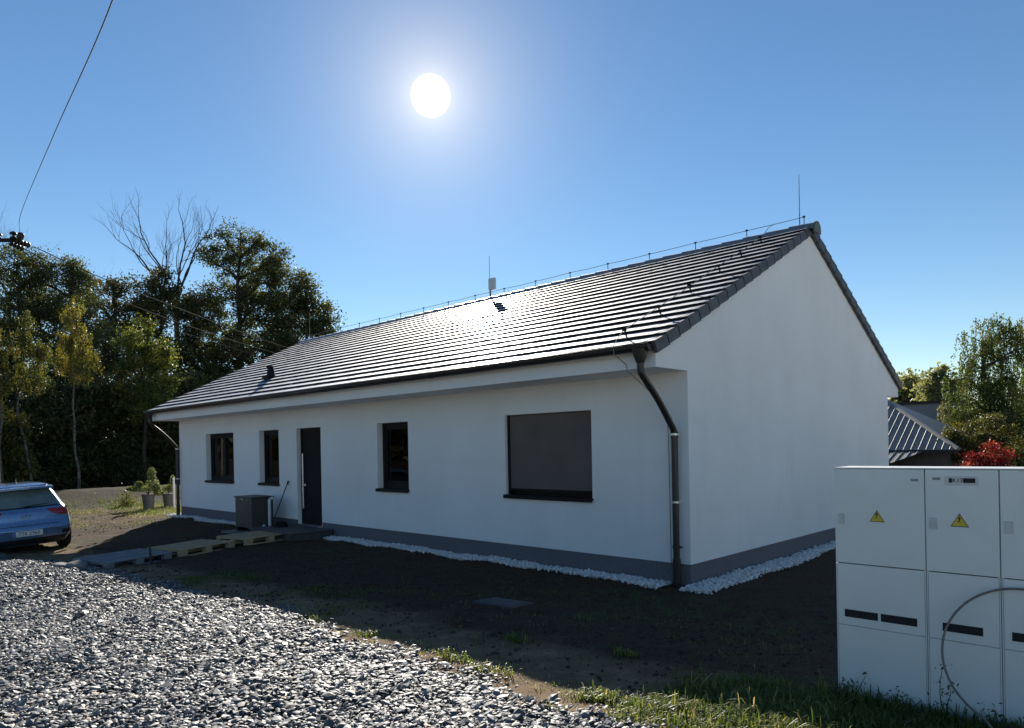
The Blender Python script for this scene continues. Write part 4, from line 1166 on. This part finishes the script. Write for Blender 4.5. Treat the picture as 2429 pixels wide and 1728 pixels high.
for lab, x, d, lob, mt, nc, tn in (
    ('dark bush filling the wood edge behind the car', 80, 36, [(60, 900, 90, 60), (110, 960, 100, 70), (50, 1040, 110, 60), (140, 1040, 80, 50)], 'dark', 150, (0, 0.8)),
    ('dark undergrowth at the foot of the golden birch', 215, 38, [(220, 900, 80, 60), (200, 980, 90, 70), (240, 1050, 90, 50)], 'dark', 140, (0, 0.7)),
    ('dark green bushy tree under the sunlit maple', 320, 41, [(330, 890, 70, 60), (350, 970, 80, 70), (310, 1040, 90, 60)], 'dark', 150, (0, 0.7)),
    ('dark shrubbery behind the left corner of the house', 420, 48, [(420, 900, 70, 60), (400, 980, 80, 70), (430, 1050, 90, 60)], 'dark', 140, (0, 0.7)),
    ('brownish autumn shrub at the left edge', 0, 31, [(10, 950, 40, 40), (-10, 1010, 50, 60), (20, 1050, 50, 50)], 'autumn', 80, (0.0, 0.55))):
    tree('bush', lab, x, d, lob, mt, nc, 150, 0.2*d/38, trunk_r=0.10, clump=0.6*d/38, cat='bush', group='undergrowth along the wood', tint=tn)
# right side
tree('willow_tree', 'large drooping green tree beside the neighbouring roof', 2195, 31,
     [(2250, 720, 40, 26), (2190, 760, 52, 40), (2260, 770, 50, 46), (2150, 820, 46, 50), (2220, 850, 70, 60), (2130, 900, 46, 60), (2190, 940, 70, 60), (2270, 920, 60, 80), (2150, 980, 60, 60), (2240, 1010, 80, 50)],
     'willow', 175, 260, 0.095, trunk_r=0.25, clump=0.45, hang=1.1, tint=(0.0, 1.0), trunk_top=6)
tree('willow_tree', 'second drooping tree at the right edge of the picture', 2330, 33,
     [(2320, 720, 50, 40), (2340, 800, 70, 70), (2320, 900, 70, 80), (2330, 1000, 80, 70)],
     'willow', 130, 260, 0.10, trunk_r=0.22, clump=0.5, hang=0.9, trunk_top=6)
tree('autumn_tree', 'small green tree turning slightly orange below the drooping tree', 2165, 25,
     [(2135, 975, 26, 30), (2175, 955, 26, 26), (2225, 965, 34, 40), (2150, 1010, 40, 34), (2250, 1010, 40, 36), (2200, 990, 30, 26)],
     'autumn', 80, 170, 0.08, trunk_r=0.06, clump=0.30, tint=(0.0, 0.45))
tree('red_shrub', 'bright red leaved shrub above the cabinets', 2195, 19.5,
     [(2208, 1004, 18, 14), (2235, 1018, 18, 14), (2185, 1024, 26, 12), (2220, 1036, 34, 18), (2152, 1040, 14, 6), (2190, 1060, 46, 26)],
     'red', 70, 110, 0.07, trunk_r=0.03, clump=0.2, cat='shrub')
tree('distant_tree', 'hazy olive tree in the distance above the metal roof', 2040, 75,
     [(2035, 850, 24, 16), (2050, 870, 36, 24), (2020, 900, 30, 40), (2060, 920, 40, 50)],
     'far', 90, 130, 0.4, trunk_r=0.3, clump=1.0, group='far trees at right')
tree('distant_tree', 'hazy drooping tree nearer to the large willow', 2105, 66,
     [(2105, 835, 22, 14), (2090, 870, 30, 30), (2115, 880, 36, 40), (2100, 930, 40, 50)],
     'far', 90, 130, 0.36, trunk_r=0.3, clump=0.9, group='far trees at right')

tree('background_tree', 'dark tree filling the gap behind the golden birch', 205, 50,
     [(190, 730, 70, 50), (230, 790, 70, 70), (150, 830, 80, 70), (210, 900, 90, 70), (110, 760, 50, 50)],
     'dark', 150, 170, 0.18, trunk_r=0.3, clump=0.7)
# unseen wood behind the camera, added and sized to darken the pane reflections
n = 16000; wx = rng.uniform(-190, 70, n); wc = 4.0+1.6*np.sin(wx*0.31)+1.1*np.sin(wx*0.83+1)
wc = wc*(1+np.maximum(0, abs(wx)-50)/55); wz = wc*rng.random(n)**0.8+rng.normal(0, 0.3, n); wy = -58-0.1*abs(wx)+rng.normal(0, 2.5, n)
tag(leaf_mesh('reflection_wood', np.stack([wx, wy, wz], -1), 1.5+np.maximum(0, abs(wx)-50)/60, L['dark'], None, rng.random(n)), 'unseen dark wood behind the camera, added to darken the window reflections', 'wood', kind='stuff')
# bare trees
def bare_tree(label, x, d, top, seeds, r0, base_h, L0, forks, group=None):
    s = d/1569.0; p = at(x, d); gz = g1(*p)
    t = thing('bare_tree', label, 'tree', (p[0], p[1], gz), YAW, group)
    rr = np.random.default_rng(seeds); mb = MB()
    def grow(a, dirn, length, r, lev):
        n = 6; P = [np.array(a, float)]; dd = np.array(dirn, float)
        for i in range(n):
            dd = dd + rr.normal(0, 0.13, 3)*np.array([1, 1, 0.5]); dd[2] += 0.045; dd /= np.linalg.norm(dd)
            P.append(P[-1]+dd*length/n)
        mb.tube(P, list(np.linspace(r, r*0.55, n+1)), 6 if lev < 2 else 4, cap=False)
        if lev >= 6 or length < 0.30: return
        k = forks if lev < 2 else 2 + (rr.random() < 0.55)
        for q in range(k):
            i = n if q == 0 else int(rr.integers(2, n))
            ang = rr.uniform(0, 2*np.pi); sp = rr.uniform(0.30, 0.62) if q else rr.uniform(0.05, 0.28)
            e = np.cross(dd, [math.cos(ang), math.sin(ang), 0.2]); e /= np.linalg.norm(e)
            nd = dd*math.cos(sp)+e*math.sin(sp); nd[2] = max(nd[2], 0.12)
            grow(P[i], nd, length*rr.uniform(0.60, 0.82), r*(0.58 if q == 0 else 0.42), lev+1)
    P = [(0, 0, -0.3), (0.2, 0, base_h*0.5), (0, 0, base_h)]
    mb.tube(P, [r0*1.3, r0*1.1, r0], 8)
    for (dx, dy, dz, lf) in L0:
        v = np.array([dx, dy, dz]); v /= np.linalg.norm(v); grow((0, 0, base_h), v, lf, r0*0.62, 1)
    mb.build('trunk', M['bark_grey'], t)
    return t
bare_tree('leafless tree with forked bare branches against the sky', 398, 66, 460, 5, 0.24, 15.8, [(-0.75, 0.1, 0.9, 4.0), (0.10, 0.3, 1, 4.0), (0.42, -0.2, 1, 3.8), (-0.25, -0.3, 1, 3.8)], 3)
bare_tree('smaller leafless tree with thin twigs left of the forked one', 290, 66, 530, 9, 0.13, 14.0, [(-0.7, 0.1, 0.7, 3.4), (-0.35, 0.3, 1, 2.6)], 2)
bare_tree('leafless thin branched tree behind the power pole', 26, 52, 440, 14, 0.13, 13.4, [(-0.25, 0, 1, 3.0), (0.12, 0.2, 1, 2.8), (0.5, -0.1, 0.9, 2.2)], 3)

# potted plants
def potted(label, loc, r, h, plants, npl):
    t = thing('potted_plant', label, 'potted plant', loc)
    b_ = MB(); b_.tube([(0, 0, 0), (0, 0, h*0.94), (0, 0, h*0.945), (0, 0, h)], [r*0.78, r, r*1.08, r*1.08], 24); auto_smooth(b_.build('pot', M['pot'], t))
    b_ = MB(); b_.tube([(0, 0, h), (0, 0, h+0.01)], r*0.98, 20); b_.build('soil', M['soilpot'], t)
    C = []; st_ = MB()
    for (dx, dz, rx, rz) in plants:
        st_.tube(wiggle((0, 0, h), (dx*0.8, 0, h+dz*0.8), 5, 0.1), 0.012, 5)
        c = rng.standard_normal((npl, 3)); c /= np.linalg.norm(c, axis=1)[:, None]
        c *= (rng.random(npl)**0.4)[:, None]
        loc_ = c*np.array([rx, rx*0.8, rz]); x_ = dx+loc_[:, 0]
        C.append(np.stack([x_*math.cos(YAW)-loc_[:, 1]*math.sin(YAW), x_*math.sin(YAW)+loc_[:, 1]*math.cos(YAW), h+dz+loc_[:, 2]], -1))
    st_.build('stem', M['bark'], t)
    C = np.concatenate(C); leaf_mesh('foliage', C, np.full(len(C), 0.06), L['pine'], t, rng.beta(2, 2, len(C)))
    return t
potted('big dark pot with a sprawling green shrub', (-20.4, 0.28, g1(-20.4, 0.28)), 0.20, 0.50, [(0.16, 0.34, 0.22, 0.26), (0.12, 0.68, 0.14, 0.22), (0.28, 0.16, 0.14, 0.22), (-0.28, 0.20, 0.34, 0.12), (-0.55, 0.20, 0.20, 0.09), (-0.30, 0.34, 0.12, 0.1)], 620)
potted('smaller dark pot with a thin leafy plant next to the house corner', (-20.9, 1.10, g1(-20.9, 1.1)), 0.19, 0.45, [(-0.05, 0.20, 0.20, 0.12), (0.14, 0.46, 0.07, 0.2), (-0.30, 0.05, 0.16, 0.10), (0.1, 0.2, 0.15, 0.15)], 300)
t = thing('young_shrub', 'small young green shrub in the grass near the pots', 'shrub', (-22.2, 0.15, g1(-22.2, 0.15)))
c = rng.standard_normal((500, 3))*np.array([0.16, 0.14, 0.20]); c[:, 2] = abs(c[:, 2])*1.2; c[:, 0] *= (1.2-c[:, 2]); c[:, 1] *= (1.2-c[:, 2])
leaf_mesh('foliage', c, np.full(500, 0.08), L['ygreen'], t, rng.beta(2, 2, 500))
b_ = MB(); b_.tube([(0, 0, -0.05), (0.02, 0, 0.5)], 0.012, 5); b_.build('stem', M['bark'], t)

# ------------------------------------------------------------------ grass
def blades(name, P, h, label, tint, bend=0.85, w=0.0033):
    n = len(P); az = rng.uniform(0, 2*np.pi, n); b = np.abs(rng.normal(0.5, 0.3, n))*bend
    d = np.stack([np.cos(az), np.sin(az), np.zeros(n)], -1); pz = np.array([0, 0, 1.0])
    sd = np.stack([-np.sin(az), np.cos(az), np.zeros(n)], -1)*(w*rng.uniform(0.7, 1.5, n))[:, None]
    H = h[:, None]
    p0 = P; p1 = P+pz*H*0.45+d*H*b[:, None]*0.22; p2 = P+pz*H*(0.85-0.2*b[:, None])+d*H*b[:, None]*0.75
    p3 = P+pz*H*(0.98-0.5*b[:, None])+d*H*b[:, None]*1.25
    V = np.stack([p0-sd, p0+sd, p1-sd*0.9, p1+sd*0.9, p2-sd*0.6, p2+sd*0.6, p3-sd*0.08, p3+sd*0.08], 1).reshape(-1, 3)
    b0 = (np.arange(n)*8)[:, None]
    F_ = np.concatenate([b0+np.array([[0, 1, 3, 2]]), b0+np.array([[2, 3, 5, 4]]), b0+np.array([[4, 5, 7, 6]])], 1).reshape(-1, 4)
    return tag(fast_mesh(name, V, F_, L['grass'], tint=np.repeat(tint, 3)), label, 'grass', kind='stuff')
GP, GH, GT = [], [], []
def patch(n, xa, xb, ya, yb, h0, h1, tuft, tl=0.2, th=0.9, keep=None, r=0.10):
    nt = max(1, n//tuft); cx = rng.uniform(xa, xb, nt); cy = rng.uniform(ya, yb, nt)
    if keep is not None:
        k = keep(cx, cy); cx, cy = cx[k], cy[k]; nt = len(cx)
    hh = rng.uniform(h0, h1, nt); tt = rng.uniform(tl, th, nt)
    x_ = np.repeat(cx, tuft)+rng.normal(0, r, nt*tuft); y_ = np.repeat(cy, tuft)+rng.normal(0, r, nt*tuft)
    GP.append(np.stack([x_, y_, Gn(x_, y_)-0.005], -1)); GH.append(np.repeat(hh, tuft)*rng.uniform(0.45, 1.2, nt*tuft)); GT.append(np.clip(np.repeat(tt, tuft)+rng.normal(0, 0.15, nt*tuft), 0, 1))
# tall grass round the cabinets and to the road corner
patch(30000, 2.25, 4.4, -4.6, -3.75, 0.035, 0.10, 30, 0.0, 0.6, r=0.06, keep=lambda x, y: (x-2.2)/0.8+rng.normal(0, 0.25, len(x)) > 0.75*(y+4.5)+0.1)
patch(1800, 3.05, 4.4, -3.8, -3.64, 0.07, 0.14, 20, 0.0, 0.6, r=0.05)
patch(34000, 2.3, 4.4, -5.8, -4.4, 0.03, 0.085, 30, 0.1, 0.95, r=0.06, keep=lambda x, y: y > edge(x)+0.03)
patch(420, 2.4, 3.4, -4.75, -4.1, 0.09, 0.16, 7, 0.5, 1.0, r=0.05)
# tufts along the road edge
for cx, cy, n in ((0.58, -4.62, 110), (0.72, -4.60, 70), (1.02, -4.66, 130), (1.2, -4.62, 70), (2.02, -4.60, 330), (2.16, -4.58, 220), (1.86, -4.66, 120), (2.3, -4.66, 90), (1.0, -4.95, 40), (2.0, -5.0, 60), (0.6, -3.9, 120), (1.5, -3.6, 80), (-0.5, -4.62, 90), (-1.4, -4.6, 80)):
    patch(n, cx-0.09, cx+0.09, cy-0.05, cy+0.05, 0.04, 0.09, 15, 0.2, 0.9, r=0.03)
patch(800, -1.5, 2.4, -4.75, -4.4, 0.015, 0.04, 12, 0.3, 1.0, r=0.07)
# thin weeds in the shade along the gravel, yard beyond the house
patch(11000, -6.6, -1.6, -4.7, -3.3, 0.02, 0.05, 20, 0.0, 0.6, r=0.14, keep=lambda x, y: np.sin(1.7*x+y*2)+np.sin(3.1*x-1.3*y) > 0.2)
patch(16000, -25, -15.5, -5.0, 1.2, 0.04, 0.12, 18, 0.3, 1.0, r=0.22, keep=lambda x, y: np.sin(0.9*x+y*2.2)+np.sin(0.7*x-2.3*y+1) > 0.2)
patch(5000, -24, -17.6, -0.4, 1.4, 0.05, 0.12, 18, 0.2, 0.9, r=0.16)
patch(1500, -2.5, 2.4, -4.2, -0.8, 0.02, 0.05, 10, 0.0, 0.7, r=0.08)
blades('grass', np.concatenate(GP), np.concatenate(GH), 'green and dry grass along the road edge and round the cabinets', np.concatenate(GT))
# weeds standing against the cabinets
def weed(label, x, y, h, n):
    t = thing('weed', label, 'weed', (x, y, g1(x, y)), 0, 'weeds in front of the cabinets')
    C = []; st_ = MB()
    for k in range(n):
        tip = np.array([rng.normal(0, 0.10), rng.normal(0, 0.04), h*rng.uniform(0.6, 1.0)]); P = wiggle((0, 0, -0.02), tip, 6, 0.15)
        st_.tube(P, [0.004, 0.0035, 0.003, 0.0025, 0.002, 0.001], 4)
        for p in P[1:]: C.append(p+rng.normal(0, 0.018, (6, 3)))
    st_.build('stem', L['grass'], t); C = np.concatenate(C)
    leaf_mesh('foliage', C, np.full(len(C), 0.024), L['dark'], t, rng.beta(2, 2, len(C)), aspect=0.4)
weed('leafy dark weed before the right part of the wide cabinet', 3.44, -3.72, 0.16, 3)
weed('tall thin weed in front of the K13 cabinet', 3.69, -3.73, 0.32, 2)
weed('bushy low weed at the left foot of the wide cabinet', 3.18, -3.72, 0.17, 4)
weed('weed growing beside the end of the cable loop', 4.02, -3.78, 0.22, 3)

# dead leaves scattered on soil
n = 70; x_ = rng.uniform(-4, 2.2, n); y_ = rng.uniform(-4.4, -0.6, n)
lv = leaf_mesh('fallen_leaves', np.stack([x_, y_, Gn(x_, y_)+0.014], -1), np.full(n, 0.04), L['autumn'], None, rng.uniform(0.3, 0.8, n), up=0.0)
tag(lv, 'dry fallen leaves scattered over the dark soil', 'leaves', kind='stuff')
# clods and crumbs of soil
n = 9000; x_ = rng.uniform(-12, 3.2, n); y_ = rng.uniform(-4.4, -0.45, n)
x_ = np.concatenate([x_, rng.uniform(-24, -15, 5000)]); y_ = np.concatenate([y_, rng.uniform(-4.8, 0.8, 5000)]); n = len(x_)
so = stones('soil_clods', np.stack([x_, y_, Gn(x_, y_)+0.004], -1), rng.gamma(2.0, 0.0042, n).clip(0.004, 0.022), 0.7, M['clod'], rng.random(n))
tag(so, 'small clods of dark soil on the bare yard', 'soil', kind='stuff')

# ------------------------------------------------------------------ neighbouring house
nb = thing('neighbour_house', 'dark house with grey standing seam hipped roof behind the white gable', 'house', (-1.11, 19.69, 0))
K = np.array([0.0, 0.0, 1.48]); PT = 0.62; RH = 3.6
# front slope: eave along -X from K; ridge at y=RH
Aa = K; Bb = K+np.array([-14, 0, 0]); Cc = K+np.array([-14+RH, RH, PT*RH]); Dd = K+np.array([-RH, RH, PT*RH])
Ee = K+np.array([0, 2*RH, 0]); Ff = K+np.array([-14, 2*RH, 0])
raw_mesh('roof', [Aa, Bb, Cc, Dd, Ee, Ff], [(0, 3, 2, 1), (0, 4, 3), (4, 5, 2, 3), (5, 1, 2)], M['seam_roof'], nb)
sm = MB()
for k in range(1, 58):
    xx = -0.24*k; run = min(RH, -xx, 14+xx)
    if run <= 0.1: continue
    sm.tube([K+np.array([xx, 0, 0.015]), K+np.array([xx, run, PT*run+0.015])], 0.014, 4)
sm.build('roof_seams', M['seam_strip'], nb)
hp_ = MB(); hp_.tube([K+np.array([0.02, 0, 0.02]), Dd+np.array([0, 0, 0.03])], 0.075, 6); hp_.tube([Dd+np.array([0, 0, 0.03]), Cc+np.array([0, 0, 0.03])], 0.075, 6); hp_.build('hip_flashing', M['seam_strip'], nb)
pr = MB(); pr.add([K+np.array([-14, 0.1, -0.02]), K+np.array([-0.95, 0.1, -0.02]), K+np.array([-1.75, -1.1, -0.42]), K+np.array([-14, -1.1, -0.42])], [(0, 3, 2, 1)])
pr.build('porch_roof', M['seam_roof'], nb)
sm = MB()
for k in range(5, 56):
    xx = -0.24*k; yb = -1.1 if xx < -1.75 else -1.1*(-xx-0.95)/0.8
    if yb < -0.1: sm.tube([K+np.array([xx, 0.1, 0.0]), K+np.array([xx, yb, -0.02-0.4*(0.1-yb)/1.2+0.02])], 0.018, 4)
sm.build('porch_seams', M['seam_strip'], nb)
wl = MB(); wl.box(-13.6, -0.35, 0.35, 2*RH-0.4, -0.3, 1.47); wl.build('wall', M['grey_wall'], nb)
wl = MB(); wl.box(-13.8, -1.9, -0.9, 0.34, -0.3, 1.06); wl.build('porch_wall', M['dark_wall'], nb)
fs = MB(); fs.box(-14, 0.02, -0.03, 0.0, 1.34, 1.475); fs.build('fascia', M['dark_wall'], nb)
ant_ = MB(); ant_.tube([Dd+np.array([-0.05, -0.1, 0.0]), Dd+np.array([-0.05, -0.1, 0.14])], 0.09, 10); ant_.build('roof_cowl', M['white_pipe'], nb)
sh = thing('garden_shed', 'blue grey flat roofed building behind the metal hipped roof', 'building', (-4.4, 31.0, 0))
b_ = MB(); b_.box(-1.15, 1.15, -1, 1.5, -0.3, 3.55); b_.build('wall', M['blue_wall'], sh)
b_ = MB(); b_.box(-1.3, 1.3, -1.15, 1.65, 3.551, 3.68); b_.build('roof', M['dark_wall'], sh)

# ------------------------------------------------------------------ power line
pole = thing('power_pole', 'power pole top with dark insulators at the left edge', 'power pole', (-22.62, -3.54, 0))
b_ = MB(); b_.tube([(0, 0, -0.3), (0, 0, 9.3)], [0.16, 0.10], 12); b_.build('mast', M['wood_pole'], pole)
b_ = MB(); b_.box(-0.95, 0.95, -0.05, 0.05, 8.66, 8.76, 0, Matrix.Rotation(0.80, 4, 'Z')); b_.build('crossarm', M['black'], pole)
def insulator(p, dirn, n, r, sp):
    b = MB(); d = Vector(dirn).normalized(); pts = []; rad = []
    for k in range(n):
        for (f, q) in ((0.0, 0.35), (0.25, 1.0), (0.55, 0.85), (0.8, 0.35)):
            pts.append(Vector(p)+d*sp*(k+f)); rad.append(r*q)
    b.tube(pts, rad, 12); auto_smooth(b.build('insulator', M['insul'], pole), 50)
o_ = Vector((-22.62, -3.54, 0))
insulator(Vector((-22.05, -3.02, 8.70))-o_, (0, 0, 1), 2, 0.11, 0.15)
insulator(Vector((-22.45, -3.35, 8.72))-o_, (0, 0, 1), 2, 0.12, 0.13)
insulator(Vector((-21.95, -2.95, 8.66))-o_, (0.5, 0.55, -0.28), 4, 0.095, 0.11)
insulator(Vector((-22.10, -3.10, 8.60))-o_, (0.42, 0.6, -0.35), 4, 0.095, 0.11)
insulator(Vector((-21.80, -2.90, 8.74))-o_, (1, -0.1, 0.12), 3, 0.10, 0.10)
for lab, pts, r_ in (('single power cable rising steeply from the pole to the upper left', [(-21.56, -2.95, 8.78), (-21.2, -2.98, 9.35), (-11.51, -4.33, 8.24), (-4.07, -5.47, 7.02), (-0.5, -6.2, 6.5)], 0.0075),
                     ('upper of the three cables crossing in front of the wood', [(-21.6, -2.6, 8.48), (-24.28, 1.4, 8.02), (-36.85, 14.28, 8.46), (-46.35, 25.96, 9.17)], 0.0135),
                     ('middle of the three cables crossing in front of the wood', [(-21.8, -2.8, 8.42), (-23.89, 1.08, 7.42), (-36.54, 13.19, 8.02), (-46.91, 25.42, 8.64)], 0.0135),
                     ('lowest of the three cables crossing in front of the wood', [(-22.2, -2.85, 8.5), (-24.27, 0.01, 7.46), (-35.96, 12.36, 7.58), (-47.47, 24.88, 8.2)], 0.0135)):
    b_ = MB(); b_.tube(spline(pts, 12), r_, 6)
    tag(b_.build('power_cable', M['cable']), lab, 'cable', 'overhead power cables')

# ------------------------------------------------------------------ sky, sun, camera
SUN_EL, SUN_AZ = R(26.478), R(50.186)          # azimuth measured from +Y towards -X
sd = Vector((-math.sin(SUN_AZ)*math.cos(SUN_EL), math.cos(SUN_AZ)*math.cos(SUN_EL), math.sin(SUN_EL)))
wd = bpy.data.worlds.new('World'); scene.world = wd; wd.use_nodes = True
nt = wd.node_tree; nt.nodes.clear()
out = nt.nodes.new('ShaderNodeOutputWorld')
sky = nt.nodes.new('ShaderNodeTexSky'); sky.sky_type = 'NISHITA'; sky.sun_disc = False
sky.sun_elevation = SUN_EL; sky.sun_rotation = -SUN_AZ
sky.altitude = 300; sky.air_density = 1.0; sky.dust_density = 0.0; sky.ozone_density = 1.6
bg = nt.nodes.new('ShaderNodeBackground'); bg.inputs['Strength'].default_value = 0.063
hs = nt.nodes.new('ShaderNodeHueSaturation'); hs.inputs['Saturation'].default_value = 1.18
nt.links.new(sky.outputs[0], hs.inputs['Color']); nt.links.new(hs.outputs[0], bg.inputs['Color'])
# the visible sun and the bright air round it
tc = nt.nodes.new('ShaderNodeTexCoord')
dot = nt.nodes.new('ShaderNodeVectorMath'); dot.operation = 'DOT_PRODUCT'
nt.links.new(tc.outputs['Generated'], dot.inputs[0]); dot.inputs[1].default_value = sd
def wm(op, a, b=None, clamp=False):
    n_ = nt.nodes.new('ShaderNodeMath'); n_.operation = op; n_.use_clamp = clamp
    for i, v_ in enumerate((a, b)):
        if v_ is None: continue
        if hasattr(v_, 'links'): nt.links.new(v_, n_.inputs[i])
        else: n_.inputs[i].default_value = v_
    return n_.outputs[0]
ang = wm('MULTIPLY', wm('ARCCOSINE', wm('MINIMUM', dot.outputs['Value'], 0.9999999)), 180/math.pi)
def expo(amp, width): return wm('MULTIPLY', wm('EXPONENT', wm('DIVIDE', ang, -width)), amp)
glow = wm('ADD', expo(0.35, 0.8), expo(0.40, 4.6))
mr = nt.nodes.new('ShaderNodeMapRange'); mr.interpolation_type = 'SMOOTHSTEP'
nt.links.new(ang, mr.inputs[0])
for i, v_ in enumerate((1.52, 0.8, 0.0, 1.8)): mr.inputs[i+1].default_value = v_
tot = wm('ADD', glow, mr.outputs[0])
bg2 = nt.nodes.new('ShaderNodeBackground'); bg2.inputs['Color'].default_value = (1.0, 0.82, 0.52, 1)
nt.links.new(tot, bg2.inputs['Strength'])
add = nt.nodes.new('ShaderNodeAddShader'); nt.links.new(bg.outputs[0], add.inputs[0]); nt.links.new(bg2.outputs[0], add.inputs[1])
nt.links.new(add.outputs[0], out.inputs['Surface'])

sl = bpy.data.lights.new('sun', 'SUN'); sl.energy = 5.0; sl.angle = R(0.53); sl.color = (1.0, 0.93, 0.82)
so = bpy.data.objects.new('sun', sl); link(so); so.rotation_euler = sd.to_track_quat('Z', 'Y').to_euler(); so.location = (-20, 20, 30)

cam = bpy.data.cameras.new('camera'); co = bpy.data.objects.new('camera', cam); link(co)
cam.sensor_width = 36; cam.lens = 36*1569.2/2283; cam.shift_y = 184.8/2283; cam.clip_end = 3000; cam.clip_start = 0.05
fw = Vector((FW[0], FW[1], 0)); rt = Vector((RT[0], RT[1], 0)); up = Vector((0, 0, 1)); roll = 0.0187
cr, sr = math.cos(roll), math.sin(roll)
ax = rt*cr - up*sr; ay = rt*sr + up*cr; az = -fw
co.matrix_world = Matrix(((ax.x, ay.x, az.x, CAMX), (ax.y, ay.y, az.y, CAMY), (ax.z, ay.z, az.z, 1.857), (0, 0, 0, 1)))
scene.camera = co
scene.view_settings.view_transform = 'Standard'; scene.view_settings.look = 'None'
scene.view_settings.exposure = 0.92; scene.view_settings.gamma = 1.0
scene.cycles.use_denoising = True
scene.cycles.max_bounces = 6; scene.cycles.transparent_max_bounces = 8
scene.cycles.sample_clamp_indirect = 4.0
